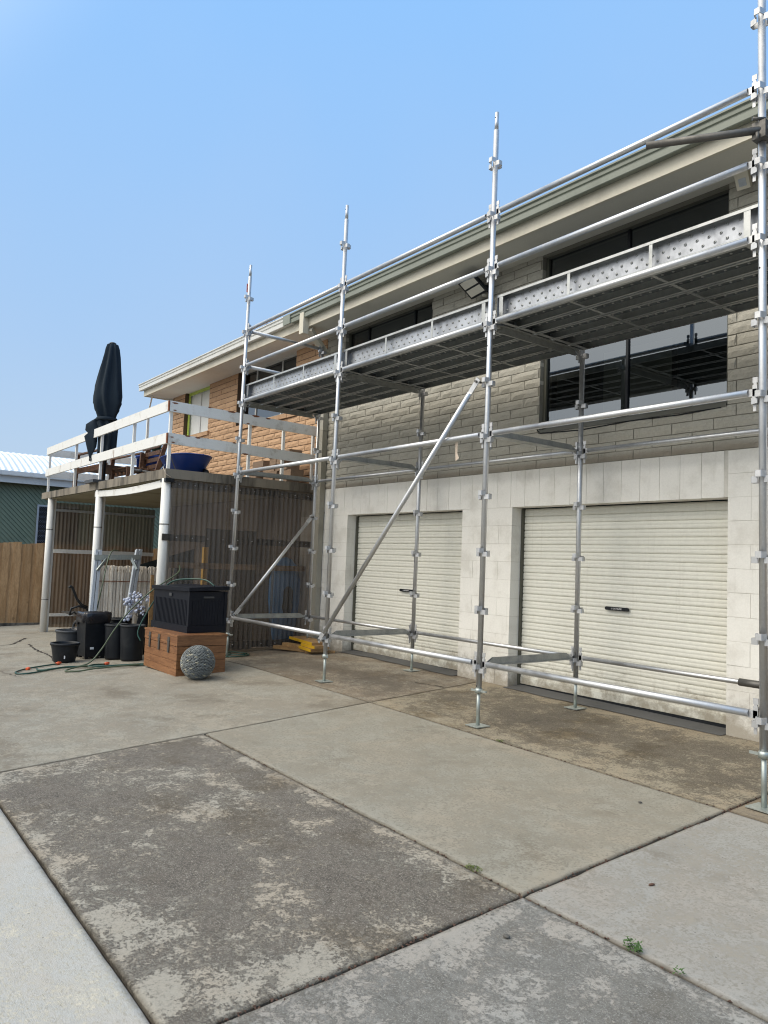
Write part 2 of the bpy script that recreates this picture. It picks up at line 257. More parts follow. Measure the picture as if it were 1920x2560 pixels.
# ------------------------------------------------------------------ mesh builder
class MB:
    def __init__(s): s.v = []; s.f = []; s.sm = []
    def quad(s, *p):
        n = len(s.v); s.v += [tuple(q) for q in p]; s.f.append(tuple(range(n, n+len(p)))); s.sm.append(False); return s
    def add(s, vs, fs, smooth=False):
        n = len(s.v); s.v += [tuple(q) for q in vs]; s.f += [tuple(i+n for i in q) for q in fs]; s.sm += [smooth]*len(fs); return s
    def box(s, x0, x1, y0, y1, z0, z1):
        return s.add([(x0, y0, z0), (x1, y0, z0), (x1, y1, z0), (x0, y1, z0), (x0, y0, z1), (x1, y0, z1), (x1, y1, z1), (x0, y1, z1)],
                     [(3, 2, 1, 0), (4, 5, 6, 7), (0, 1, 5, 4), (1, 2, 6, 5), (2, 3, 7, 6), (3, 0, 4, 7)])
    def bar(s, p, q, w, h, upv=(0, 0, 1)):
        """rectangular bar from p to q, w across, h along the up vector"""
        p = Vector(p); q = Vector(q); d = (q-p).normalized(); upv = Vector(upv)
        if abs(d.dot(upv)) > .99: upv = Vector((0, 1, 0))
        a = d.cross(upv).normalized()*w/2; b = a.cross(d).normalized()*h/2
        vs = [e+i*a+j*b for e in (p, q) for i, j in ((-1, -1), (1, -1), (1, 1), (-1, 1))]
        return s.add(vs, [(0, 1, 2, 3), (7, 6, 5, 4), (4, 5, 1, 0), (5, 6, 2, 1), (6, 7, 3, 2), (7, 4, 0, 3)])
    def tube(s, pts, r, seg=12, caps=True, hollow=False):
        pts = [Vector(p) for p in pts]; rs = r if isinstance(r, (list, tuple)) else [r]*len(pts)
        ring = []; n0 = len(s.v); prev = None
        for i, p in enumerate(pts):
            d = (pts[min(i+1, len(pts)-1)]-pts[max(i-1, 0)]).normalized()
            if prev is None:
                a = d.orthogonal().normalized() if abs(d.z) < .9 else d.cross(Vector((0, 1, 0))).normalized()
            else: a = (prev-d*prev.dot(d)).normalized()
            prev = a; b = d.cross(a)
            for k in range(seg):
                t = 2*math.pi*k/seg; s.v.append(tuple(p+(a*math.cos(t)+b*math.sin(t))*rs[i]))
        for i in range(len(pts)-1):
            for k in range(seg):
                a0 = n0+i*seg+k; a1 = n0+i*seg+(k+1) % seg; s.f.append((a0, a1, a1+seg, a0+seg)); s.sm.append(True)
        if hollow:   # dark bore: short inner tube at both ends
            for e, o in ((0, 1), (len(pts)-1, -1)):
                d = (pts[o if o == 1 else -2]-pts[e]).normalized(); base = n0+e*seg; c = pts[e]; m = len(s.v)
                for k in range(seg): s.v.append(tuple(c+(Vector(s.v[base+k])-c)*.84))
                for k in range(seg): s.v.append(tuple(Vector(s.v[m+k])+d*.09))
                s.v.append(tuple(c+d*.09))
                for k in range(seg):
                    k1 = (k+1) % seg; q = [(base+k, base+k1, m+k1, m+k), (m+k, m+k1, m+seg+k1, m+seg+k)]
                    for ff in q: s.f.append(ff[::-1] if o == 1 else ff); s.sm.append(False)
                    s.f.append((m+seg+k, m+seg+k1, m+2*seg)); s.sm.append(False)
        elif caps:
            s.f.append(tuple(range(n0+seg-1, n0-1, -1))); s.sm.append(False)
            m = n0+(len(pts)-1)*seg; s.f.append(tuple(range(m, m+seg))); s.sm.append(False)
        return s
    def lathe(s, prof, c=(0, 0, 0), seg=24, sx=1., sy_=1., fn=None):
        n0 = len(s.v)
        for r, z in prof:
            for k in range(seg):
                t = 2*math.pi*k/seg; rr = r*(fn(t, z) if fn else 1); s.v.append((c[0]+rr*math.cos(t)*sx, c[1]+rr*math.sin(t)*sy_, c[2]+z))
        for i in range(len(prof)-1):
            for k in range(seg):
                a0 = n0+i*seg+k; a1 = n0+i*seg+(k+1) % seg; s.f.append((a0, a1, a1+seg, a0+seg)); s.sm.append(True)
        s.f.append(tuple(range(n0+seg-1, n0-1, -1))); s.sm.append(False); return s
    def prism(s, poly, axis, a, b):
        """extrude polygon (2-D points) along axis 'x','y' or 'z' from a to b"""
        def P(u, v, t): return {'x': (t, u, v), 'y': (u, t, v), 'z': (u, v, t)}[axis]
        n = len(poly); vs = [P(u, v, a) for u, v in poly]+[P(u, v, b) for u, v in poly]
        fs = [tuple(range(n-1, -1, -1)), tuple(range(n, 2*n))]+[(i, (i+1) % n, (i+1) % n+n, i+n) for i in range(n)]
        if axis == 'y': fs = [q[::-1] for q in fs]
        return s.add(vs, fs)
    def mesh(s, name):
        me = bpy.data.meshes.new(name); me.from_pydata(s.v, [], s.f); me.polygons.foreach_set('use_smooth', s.sm); me.update(); return me
    def build(s, name, mat, parent=None, loc=None):
        me = s.mesh(name); me.materials.append(MAT[mat] if isinstance(mat, str) else mat)
        return link(name, me, parent, loc)
def link(name, me, parent=None, loc=None, rot=None):
    o = bpy.data.objects.new(name, me); COL.objects.link(o)
    if parent: o.parent = parent
    if loc: o.location = loc
    if rot: o.rotation_euler = rot
    return o
def tag(o, label=None, cat=None, group=None, kind=None):
    for k, v in (('label', label), ('category', cat), ('group', group), ('kind', kind)):
        if v: o[k] = v
    return o
def thing(name, label, cat, loc=(0, 0, 0), rz=0, group=None):
    o = bpy.data.objects.new(name, None); COL.objects.link(o); o.location = loc; o.rotation_euler = (0, 0, rz); o.empty_display_size = .1
    return tag(o, label, cat, group)
def local(parent, *p):
    return tuple(Vector(p)-Vector(parent.location))
def text(s, size, name, mat, parent, loc, rot, shear=0., ext=.0006, align='CENTER'):
    cu = bpy.data.curves.new(name, 'FONT'); cu.body = s; cu.size = size; cu.extrude = ext; cu.align_x = align; cu.align_y = 'CENTER'; cu.shear = shear
    tmp = bpy.data.objects.new(name, cu); COL.objects.link(tmp); dg = bpy.context.evaluated_depsgraph_get()
    me = bpy.data.meshes.new_from_object(tmp.evaluated_get(dg)); bpy.data.objects.remove(tmp); me.materials.clear(); me.materials.append(MAT[mat])
    o = bpy.data.objects.new(name, me); COL.objects.link(o); o.parent = parent; o.location = loc; o.rotation_euler = rot; return o

# ================================================================== GROUND
def ground_sheet():
    xs = [-400, -150, -60, -30, -20, -14, -10, -8, -6, -5, -4.5, -4, -3.5, -2, 0, 2, 4, 6, 9, 14, 30, 80, 400]
    ys = [-400, -120, -40, -20, -12, -8, -5, -2, 0, 2, 6, 12, 30, 120, 400]
    def h(x, y):
        xx = max(-15, min(8, x)); yy = max(-10, min(3, y)); return g(xx, yy)-.022
    vs = [(x, y, h(x, y)) for y in ys for x in xs]; n = len(xs)
    fs = [(j*n+i, j*n+i+1, (j+1)*n+i+1, (j+1)*n+i) for j in range(len(ys)-1) for i in range(n-1)]
    return tag(MB().add(vs, fs, True).build('ground', 'dirt'), kind='structure')
ground_sheet()
def Lx(y): return -1.305-.126*y+0.0
def Rx(y): return 2.298-.022*y
pav = bpy.data.objects.new('concrete_pavement', None); COL.objects.link(pav); pav['kind'] = 'structure'
def slab(x0, x1, y0, y1, mat, step=.09, gap=.0045, rough=1., label=None, tilt=0.):
    """x0,x1 may be functions of y; edges worn and ragged"""
    fx0 = x0 if callable(x0) else (lambda y: x0); fx1 = x1 if callable(x1) else (lambda y: x1)
    W = abs(fx1(y0)-fx0(y0)); H = y1-y0; nx = max(4, int(W/step)); ny = max(4, int(H/step))
    def axis(n, L):      # finer at the rims
        t = [0, .006/L, .035/L]+[k/n for k in range(1, n)]+[1-.035/L, 1-.006/L, 1]; return sorted(set(t))
    us = axis(nx, W); vs_ = axis(ny, H); vs = []; near = []; far = []
    for v in vs_:
        for u in us:
            y = y0+gap+(H-2*gap)*v; xa = fx0(y)+gap; xb = fx1(y)-gap; x = xa+(xb-xa)*u
            d = min(u*W, (1-u)*W, v*H, (1-v)*H); rag = 0
            if d < .013:
                q = Vector((x*6, y*6, 3.7)); rr = (abs(mnoise.fractal(q*2.2, 1., 2.2, 4))*.007+max(0, -mnoise.noise(q*4.3)-.22)*.020)*rough
                if u < .5 and u*W < .013: x += abs(rr)
                if u > .5 and (1-u)*W < .013: x -= abs(rr)
                if v < .5 and v*H < .013: y += abs(rr)
                if v > .5 and (1-v)*H < .013: y -= abs(rr)
            z = g(x, y)+mnoise.noise(Vector((x*.9, y*.9, 1)))*.004+tilt
            if d < .001: z -= .007
            vs.append((x, y, z)); near.append((u*W, v*H)); far.append(((1-u)*W, (1-v)*H))
    n = len(us); m = len(vs_)
    fs = [(j*n+i, j*n+i+1, (j+1)*n+i+1, (j+1)*n+i) for j in range(m-1) for i in range(n-1)]
    bd = [i for i in range(n)]+[j*n+n-1 for j in range(1, m)]+[(m-1)*n+i for i in range(n-2, -1, -1)]+[j*n for j in range(m-2, 0, -1)]
    k0 = len(vs)
    for b in bd: vs.append((vs[b][0], vs[b][1], vs[b][2]-.05)); near.append((0, 0)); far.append((0, 0))
    nb = len(bd); fs += [(bd[i], k0+i, k0+(i+1) % nb, bd[(i+1) % nb]) for i in range(nb)]
    me = bpy.data.meshes.new('slab'); me.from_pydata(vs, [], fs); me.polygons.foreach_set('use_smooth', [True]*(len(fs)-nb)+[False]*nb)
    for nm, dat in (('near', near), ('far', far)):
        uv = me.uv_layers.new(name=nm); flat = []
        for l in me.loops: flat += dat[l.vertex_index]
        uv.data.foreach_set('uv', flat)
    me.materials.append(mat); o = link('slab', me, pav)
    if label: o['label'] = label
    return o
CL = (.40, .375, .32)
slab(Lx, Rx, -3.645, -2.01, concrete('slab_dark_weathered', (.355, .33, .275), (.056, .049, .041), .395, edge=.2, seed=3.1, fine=.8, dk=.95, mid=1.3, blobs=((1.77, -2.85, .22, .12, -.55), (.05, -2.45, .35, .16, -.35), (1.12, -2.32, .18, .09, -.4), (1.38, -2.79, .14, .10, -.35), (1.9, -3.1, .16, .10, -.3), (2.2, -3.0, .12, .5, -.4), (2.1, -3.45, .3, .14, -.3), (.58, -2.73, .2, .10, -.35), (1.5, -3.47, .3, .09, -.3), (.82, -3.13, .3, .10, -.25), (.7, -2.08, 1.2, .06, -.35), (-.2, -3.3, .5, .3, .15), (1.95, -2.35, .35, .2, .25), (1.3, -3.1, .3, .2, .2))), rough=1.2, label='concrete slab blackened with lichen and loose grit')
slab(Lx, Rx, -2.01, -.20, concrete('slab_plain', (.30, .285, .235), (.10, .09, .07), .575, edge=.12, seed=11, fine=.3, dk=.75, bth=.70, blobs=((.63, -.86, .3, .12, .16), (1.62, -.92, .28, .14, .34), (1.86, -1.15, .2, .10, .16), (1.76, -1.51, .22, .10, .20), (.75, -1.57, .4, .16, .14), (1.8, -.62, .15, .06, .16), (.99, -1.8, .5, .14, .13), (-1.05, -.75, .22, .16, .28), (-.97, -1.25, .12, .08, .2), (2.15, -1.4, .1, .3, .06), (.2, -.5, .3, .1, .08))), rough=.8, label='plain grey concrete slab with a few dark blotches')
slab(Lx, Rx, -.20, 1.66, concrete('slab_oily', (.31, .275, .205), (.052, .044, .034), .50, edge=.30, seed=27.3, bth=.56, brown=(.13, .095, .05), fine=.7, dk=.92, mid=.9, blobs=((-1.0, .75, .4, .3, .22), (.14, .65, .7, .32, .34), (1.1, .72, .7, .24, .30), (1.9, .35, .35, .30, .28), (1.7, 1.0, .5, .25, .12), (.5, 1.40, 2.4, .16, -.45), (1.0, .30, .35, .09, -.30), (1.38, .02, .4, .10, -.25), (.0, -.08, 1.6, .10, -.22), (-.4, .3, .3, .12, -.2))), rough=.8, label='brown and black stained slab under the scaffold before the wide roller door')
slab(lambda y: -13.9, Lx, -.20, 2.2, concrete('slab_oily_back', (.30, .27, .215), (.055, .046, .036), .50, edge=.3, seed=41, bth=.5, brown=(.15, .11, .07), fine=.5, dk=.88, blobs=((-3.7, .55, .7, .28, .32), (-2.9, .55, .5, .2, .25), (-2.1, .45, .45, .28, .34), (-2.6, .30, .5, .10, -.2), (-3.0, 1.3, 1.6, .2, -.35))), step=.14, label='dark stained slab before the narrow roller door')
slab(lambda y: -13.9, Lx, -9.0, -.20, concrete('slab_left', (.315, .30, .25), (.105, .092, .072), .575, edge=.25, seed=58, bth=.60, brown=(.17, .14, .10), fine=.5, dk=.75, blobs=((-2.98, -2.1, .5, .3, .22), (-2.34, -1.5, .5, .3, .24), (-1.62, -.8, .35, .3, .26), (-3.1, -1.4, .6, .3, .22), (-2.4, -2.6, .6, .3, -.1))), step=.14, label='broad pale slab with pinkish gritty patches at the left')
slab(Rx, lambda y: 9.0, -2.01, -.20, concrete('slab_right', (.315, .31, .285), (.12, .11, .09), .62, edge=.1, seed=63, bth=.66, fine=.35, dk=.6), step=.12, rough=1.2, label='smooth bluish grey slab at the right edge')
slab(Rx, lambda y: 9.0, -3.645, -2.01, concrete('slab_front', (.325, .32, .295), (.065, .063, .056), .49, edge=.2, seed=77, bth=.75, fine=.6, dk=.88, mid=1.6, blobs=((2.56, -2.28, .08, .10, .30), (2.66, -2.62, .2, .12, .26), (2.8, -2.45, .2, .10, .30), (3.07, -2.13, .22, .10, .34), (2.7, -2.95, .3, .12, .25), (2.82, -2.27, .15, .08, .22), (3.25, -2.3, .3, .2, .3), (2.45, -2.45, .08, .3, -.30), (2.7, -2.08, .25, .06, -.25))), step=.1, rough=1.2, label='grey slab mottled with dark speckle nearest the camera')
slab(Rx, lambda y: 9.0, -.20, 1.66, concrete('slab_far_right', (.26, .22, .16), (.09, .075, .06), .6, edge=.2, seed=82, bth=.45, fine=.5), step=.15)
slab(lambda y: -13.9, lambda y: 9.0, -9.0, -3.650, concrete('slab_broomed', (.46, .46, .435), (.26, .24, .19), .58, edge=.1, seed=95, bth=.9, fine=.5, broom=True, dk=.5), step=.10, rough=.35, gap=.003, tilt=.002, label='pale broom finished concrete slab in the near left corner')
# cracks in the left slab
cr_ = MB()
def crack(pts, w_=.006):
    P = []
    for i in range(len(pts)-1):
        a = Vector(pts[i]); b = Vector(pts[i+1]); n = max(2, int((b-a).length/.05))
        for k in range(n): P.append(a.lerp(b, k/n)+Vector((random.uniform(-.02, .02), random.uniform(-.02, .02))))
    P.append(Vector(pts[-1]))
    for i in range(len(P)-1):
        d = (P[i+1]-P[i]).normalized(); nrm = Vector((-d.y, d.x)); wa = w_*(.4+random.random()*.9); q = []
        for e, s_ in ((P[i], -1), (P[i+1], -1), (P[i+1], 1), (P[i], 1)):
            r = e+nrm*s_*wa; q.append((r.x, r.y, g(r.x, r.y)+.006))
        cr_.quad(*q)
crack([(-9.9, -3.2), (-8.87, -2.05), (-9.0, -1.83), (-10.1, -1.4)], .02); crack([(-8.8, -1.62), (-8.2, -1.72), (-7.5, -1.78), (-6.9, -1.8), (-6.47, -1.84), (-6.0, -1.95)], .012)
crack([(-6.9, -3.0), (-5.6, -2.75), (-4.6, -2.62)], .004); crack([(-1.45, .9), (-1.9, .8)], .01)
tag(cr_.build('crack_lines', 'dirt', pav), kind='stuff')
# grey strip at the doors
for a, b in ((-4.30, -1.90), (-1.09, 1.36)):
    t_ = MB(); n = 14; vs = []
    for i in range(n+1):
        x = a-.0+(b-a)*i/n; yo = 1.44+.03*mnoise.noise(Vector((x*3, 0, 5)))
        vs += [(x, yo, g(x, yo)+.007), (x, 1.80, g(x, 1.80)+.0155)]
    t_.add(vs, [(2*i, 2*i+2, 2*i+3, 2*i+1) for i in range(n)]); t_.build('threshold', 'threshold', pav)
# litter in the joints
lit = MB()
for k in range(800):
    c = random.random()
    if c < .5: y = random.uniform(-3.6, .2); x = Rx(y)+random.gauss(0, .012)
    elif c < .8: x = random.uniform(-1, 3.4); y = -2.01+random.gauss(0, .012)
    else: x = random.uniform(-1, 2.3); y = -.2+random.gauss(0, .012)
    z = g(x, y)-.006; s_ = random.uniform(.004, .014); a = random.random()*6.28; ca, sa = math.cos(a)*s_, math.sin(a)*s_*.5
    lit.add([(x-ca, y-sa, z), (x+sa*1.2, y-ca*.5, z+s_*.5), (x+ca, y+sa, z+.002), (x-sa, y+ca*.5, z+s_*.6)], [(0, 1, 2), (0, 2, 3), (0, 1, 3), (1, 2, 3)])
tag(lit.build('joint_litter', 'dead'), 'brown leaf litter and grit caught in the slab joints', 'litter', kind='stuff')
def weed(x, y, r, n, name, label, flat=False):
    b = MB()
    for k in range(n):
        a = random.random()*6.28; rr = r*math.sqrt(random.random()); px = x+math.cos(a)*rr; py = y+math.sin(a)*rr*.6; h = random.uniform(.002, .012 if flat else .035)
        z = g(px, py)+h; s_ = random.uniform(.005, .011)*(.7 if flat else 1); t1 = random.random()*6.28; ca, sa = math.cos(t1)*s_, math.sin(t1)*s_; l = random.uniform(-.5, .8)*s_
        b.quad((px-ca, py-sa, z-l), (px+sa*.5, py-ca*.5, z), (px+ca, py+sa, z+l), (px-sa*.5, py+ca*.5, z+.002))
    tag(b.build(name, 'moss' if flat else 'leaf'), label, 'weed', kind=None)
weed(2.90, -2.0, .040, 90, 'weed', 'small green weed growing from the slab joint near the camera')
weed(3.10, -2.01, .022, 14, 'weed', 'tiny green sprouts just right of the larger weed in the joint')
weed(2.02, -2.0, .05, 90, 'moss_patch', 'yellowish moss tuft in the joint left of the slab crossing', True)
weed(.45, -.2, .04, 60, 'moss_patch', 'thin moss in the joint in front of the scaffold foot', True)
for i, (x, y, s_, c, lb) in enumerate([(2.55, -2.33, .016, 'mark', 'small black pebble lying on the mottled front slab'), (2.62, -1.45, .018, 'dead', 'narrow brown leaf lying right of the slab crossing'), (3.05, -1.15, .014, 'dead', 'reddish leaf on the smooth right slab'),
        (1.93, -.52, .012, 'mark', 'flat dark disc on the plain slab near the scaffold joint')]):
    b = MB(); b.lathe([(s_*.2, 0), (s_, .003), (s_*.9, .008), (s_*.3, .011), (.0005, .011)], seg=8, sy_=.45 if c == 'dead' else .8); o = b.build('pebble' if c == 'mark' else 'fallen_leaf', c, None, (x, y, g(x, y)+.001)); o.rotation_euler = (0, 0, i*1.3); tag(o, lb, 'pebble' if c == 'mark' else 'leaf')

# ================================================================== BUILDINGS
def brick_mesh(key, L, H, D, kind, var, cache={}):
    k = (key, round(L, 2), round(H, 2), round(D, 2), var)
    if k in cache: return cache[k]
    rnd = random.Random(hash((round(L, 2), var, key == 'b')) & 0xffff)
    nx, nz = (5, 2) if kind == 'rock' else (2, 1); vs = []; fs = []
    for j in range(nz+1):
        for i in range(nx+1):
            x = L*i/nx; z = H*j/nz; y = 0.
            edge = i in (0, nx) or j in (0, nz)
            if kind == 'rock':
                y = rnd.uniform(0, .005) if edge else -rnd.uniform(.002, .013)
                if edge: x += rnd.uniform(-.0015, .0015); z += rnd.uniform(-.0015, .0015)
                elif 0 < i < nx: x += rnd.uniform(-.015, .015)
            else: x += rnd.uniform(-.0012, .0012); z += rnd.uniform(-.0012, .0012); y = rnd.uniform(-.001, .001)
            vs.append((x, y, z))
    n = nx+1
    fs += [(j*n+i, j*n+i+1, (j+1)*n+i+1, (j+1)*n+i) for j in range(nz) for i in range(nx)]
    bd = [i for i in range(n)]+[j*n+nx for j in range(1, nz+1)]+[nz*n+i for i in range(nx-1, -1, -1)]+[j*n for j in range(nz-1, 0, -1)]
    k0 = len(vs); vs += [(vs[b][0], D, vs[b][2]) for b in bd]; nb = len(bd)
    fs += [(bd[i], k0+i, k0+(i+1) % nb, bd[(i+1) % nb]) for i in range(nb)]
    me = bpy.data.meshes.new('brick'); me.from_pydata(vs, [], fs); me.update(); cache[k] = me; return me
def cut(a, b, z0, z1, ops, mn=.03):
    """remove the openings from the interval a..b of a course"""
    segs = [(a, b)]
    for (x0, x1, w0, w1) in ops:
        if z1 > w0+.02 and z0 < w1-.02:
            ns = []
            for s0, s1 in segs:
                if s1 <= x0 or s0 >= x1: ns.append((s0, s1))
                else:
                    if s0 < x0: ns.append((s0, x0))
                    if s1 > x1: ns.append((x1, s1))
            segs = ns
    return [(p, q) for p, q in segs if q-p > mn]
def courses(parent, name, mat, x0, x1, zs, L, ops, y, D, kind, off0=0., jt=.009, origin=0., stuff=None, cap=300, prio=None):
    """lay running-bond units; returns count. Past cap they are joined into one stuff mesh"""
    items = []
    for r, (za, zb) in enumerate(zs):
        o = origin+(L/2 if r % 2 else 0)
        k = math.floor((x0-o)/L)
        while o+k*L < x1:
            a = max(x0, o+k*L); b = min(x1, o+(k+1)*L); k += 1
            if b-a < .02: continue
            items += [(p, q, za, zb) for p, q in cut(a, b, za, zb, ops)]
    if prio: items.sort(key=prio)
    rest = MB(); n = 0
    for (p, q, za, zb) in items:
        Ln = q-p-jt; H = zb-za-jt; me = brick_mesh(name, Ln, H, D, kind, random.randrange(5))
        yy = y+random.uniform(-.0015, .0015)
        if n < cap and not (stuff and stuff(p, q, za, zb)):
            if not me.materials: me.materials.append(MAT[mat])
            ob = link(name, me, parent, (p+jt/2, yy, za+jt/2)); n += 1
        else: rest.add([(v.co.x+p+jt/2, v.co.y+yy, v.co.z+za+jt/2) for v in me.vertices], [tuple(f_.vertices) for f_ in me.polygons])
    if rest.v: tag(rest.build(name+'_remainder', mat, parent), kind='stuff')
    return n
def backing(parent, name, mat, x0, x1, z0, z1, ops, y0, y1, inset=.004):
    o2 = [(a-inset, b+inset, c-inset, d+inset) for a, b, c, d in ops]
    xs = sorted(set([x0, x1]+[max(x0, min(x1, v)) for o in o2 for v in o[:2]])); zs = sorted(set([z0, z1]+[max(z0, min(z1, v)) for o in o2 for v in o[2:]])); b = MB()
    for i in range(len(xs)-1):
        for j in range(len(zs)-1):
            cx, cz = (xs[i]+xs[i+1])/2, (zs[j]+zs[j+1])/2
            if not any(o[0] < cx < o[1] and o[2] < cz < o[3] for o in o2): b.box(xs[i], xs[i+1], y0, y1, zs[j], zs[j+1])
    return b.build(name, mat, parent)
D = 1.52
gb = thing('garage_building', 'grey brick building over two cream roller doors behind the scaffolding', 'building', (0, D, 0))
gb.location = (0, 0, 0)
W1 = (-4.55, -2.59, 3.80, 4.735); W2 = (-.75, 1.345, 2.82, 4.735)
D1 = (-4.30, -1.90, -1, 2.01); D2 = (-1.10, 1.36, -1, 2.01)
gw = backing(gb, 'upper_wall', 'mortar_grey', -5.04, 5.2, 2.412, 4.90, [W1, W2], D+.009, D+.2)
zs = [(2.412, 2.505)]+[(2.505+.1*k, 2.605+.1*k) for k in range(23)]
print('grey', courses(gw, 'brick', 'grey_brick', -5.04, 5.2, zs, .4, [W1, W2], D, .09, 'rock', origin=.026, stuff=lambda p, q, a, b: p > 2.3))
ww = backing(gb, 'lower_wall', 'mortar_white', -5.60, 5.2, -.2, 2.412, [D1, D2], D+.004, D+.185)
zb = [(.01+.2*k-.0, .21+.2*k) for k in range(-1, 10)]
print('blk', courses(ww, 'block', 'white_block', -5.60, 1.36, zb, .4, [D1, D2], D, .188, 'flat', origin=-1.90, jt=.0035)); courses(ww, 'block', 'white_block', 1.36, 5.2, zb, .4, [], D, .188, 'flat', origin=1.16, jt=.0035, stuff=lambda p, q, a, b: p > 2.3)
for k in range(-26, 7):     # upright lintel blocks
    a = .1+.2045*k
    if a < -5.55 or a+.2 > 1.36: continue
    me = brick_mesh('lintel', .200, .397, .188, 'flat', random.randrange(4))
    if not me.materials: me.materials.append(MAT['white_block'])
    link('lintel_block', me, ww, (a, D, 2.012))
print('blk2', courses(ww, 'block', 'white_block', 1.36, 5.2, [(2.01, 2.21), (2.21, 2.41)], .4, [], D, .188, 'flat', origin=1.16, jt=.0035, stuff=lambda p, q, a, b: p > 2.3))
# deep side and back so the building is a solid
MB().box(-5.0, 5.2, 2.35, 9, -.2, 4.85).build('rear_wall', 'mortar_grey', gb)
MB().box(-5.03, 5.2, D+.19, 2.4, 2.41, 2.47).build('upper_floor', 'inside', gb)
def mark(s, x, z, sz, rz=0.): text(s, sz, 'charcoal_marking', 'mark', ww, (x, D-.0025, z), (math.pi/2, rz, 0), ext=.0004)
mark('CPS', 1.55+.09, .30, .055, .1); mark('1.24', -1.60, .30, .045); mark('~ws', -1.38, .27, .05, .15)
# roller doors
def roller(a, b, y, z0, z1, label):
    d = bpy.data.objects.new('roller_door', None); COL.objects.link(d); d.parent = gb; d['label'] = label
    m_ = MB(); P = .0775; prof = [(0, 0), (.07, -.010), (.12, 0), (.30, .004), (.42, .004), (.56, .0015), (.72, .004), (.86, .004), (1.0, 0)]
    pts = []; z = z1
    while z > z0+.09:
        for t, dy in prof[:-1]: pts.append((z-t*P, y+.006-dy))
        z -= P
    pts.append((z0+.08, y+.004)); nseg = 6; vs = []; fs = []
    for (pz, py) in pts:
        for i in range(nseg+1): x = a+(b-a)*i/nseg; vs.append((x, py+.0015*math.sin(x*1.3+pz*1.2), pz))
    n = nseg+1; fs = [(j*n+i, (j+1)*n+i, (j+1)*n+i+1, j*n+i+1) for j in range(len(pts)-1) for i in range(nseg)]
    m_.add(vs, fs); m_.build('door_curtain', 'door', d)
    MB().box(a, b, y-.006, y+.02, z0+.012, z0+.082).build('bottom_rail', 'door', d); MB().box(a, b, y-.001, y+.015, z0-.03, z0+.0115).build('rubber_seal', 'black', d)
    [MB().box(c_-.002, c_+.022, y-.03, y+.05, z0-.05, z1).build('guide_rail', 'frame', d) for c_ in (a, b-.02)]
    MB().box(a, b, y+.05, y+.40, z1-.12, z1+.32).build('drum_cover', 'inside', d)
    return d
def handle(d, x, z, y):
    h = MB(); n = 8; r = .017; L = .118
    pl = [(x+L+r*math.sin(t), z+r*math.cos(t)) for t in [math.pi*k/n for k in range(n+1)]]+[(x-L-r*math.sin(t), z-r*math.cos(t)) for t in [math.pi*k/n for k in range(n+1)]]
    h.prism([(u, v) for u, v in pl][::-1], 'y', y-.018, y); o = h.build('handle', 'black', d)
    text('\u2299 GATELINE', .022, 'lettering', 'text', o, (x, y-.0195, z), (math.pi/2, 0, 0), ext=.0003)
dr = roller(-4.30, -1.90, 1.70, .075, 2.0, 'narrower looking left roller door'); handle(dr, -3.10, .99, 1.688)
dr = roller(-1.10, 1.36, 1.70, .072, 2.0, 'wide looking right roller door'); handle(dr, .165, .985, 1.688)
# windows
def window(parent, x0, x1, z0, z1, y, fm, mull, sill=False, inner=None, gm='glass', fw=.035):
    f_ = MB(); dd = (y-.02, y+.04)
    f_.box(x0, x0+fw, *dd, z0, z1).box(x1-fw, x1, *dd, z0, z1).box(x0+fw, x1-fw, *dd, z1-fw, z1).box(x0+fw, x1-fw, *dd, z0, z0+fw)
    win = f_.build('window', fm, parent); ed = [x0+fw]+list(mull)+[x1-fw]
    for m_ in mull: MB().box(m_-.014, m_+.014, y-.012, y+.03, z0+fw, z1-fw).build('mullion', 'black' if fm == 'frame' else fm, win)
    for a, b in zip(ed[:-1], ed[1:]):
        p = MB(); p.quad((a, y+.006, z0+fw), (b, y+.006, z0+fw), (b, y+.006, z1-fw), (a, y+.006, z1-fw)); p.build('pane', gm, win)
    return win
window(gw, W2[0], W2[1], W2[2], W2[3]+.02, 1.60, 'frame', [.292]); window(gw, W1[0], W1[1], W1[2], W1[3]+.02, 1.60, 'frame', [-4.06, -3.02])
MB().box(W2[0]-.0, W2[1]+.0, D-.012, 1.60, W2[2]-.03, W2[2]+.004).build('window_sill', 'frame', gb)
# rooms behind the glass
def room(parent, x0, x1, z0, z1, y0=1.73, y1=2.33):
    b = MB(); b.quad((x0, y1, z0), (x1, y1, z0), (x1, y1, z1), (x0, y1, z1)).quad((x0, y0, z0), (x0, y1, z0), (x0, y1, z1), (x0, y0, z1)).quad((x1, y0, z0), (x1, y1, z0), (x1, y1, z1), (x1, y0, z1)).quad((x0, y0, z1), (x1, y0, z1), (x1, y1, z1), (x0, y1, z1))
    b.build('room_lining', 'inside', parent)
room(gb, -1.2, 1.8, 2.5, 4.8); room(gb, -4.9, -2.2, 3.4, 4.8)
MB().box(-.45, .38, 2.22, 2.32, 3.10, 3.75).build('cupboard', 'cabinet', gb)
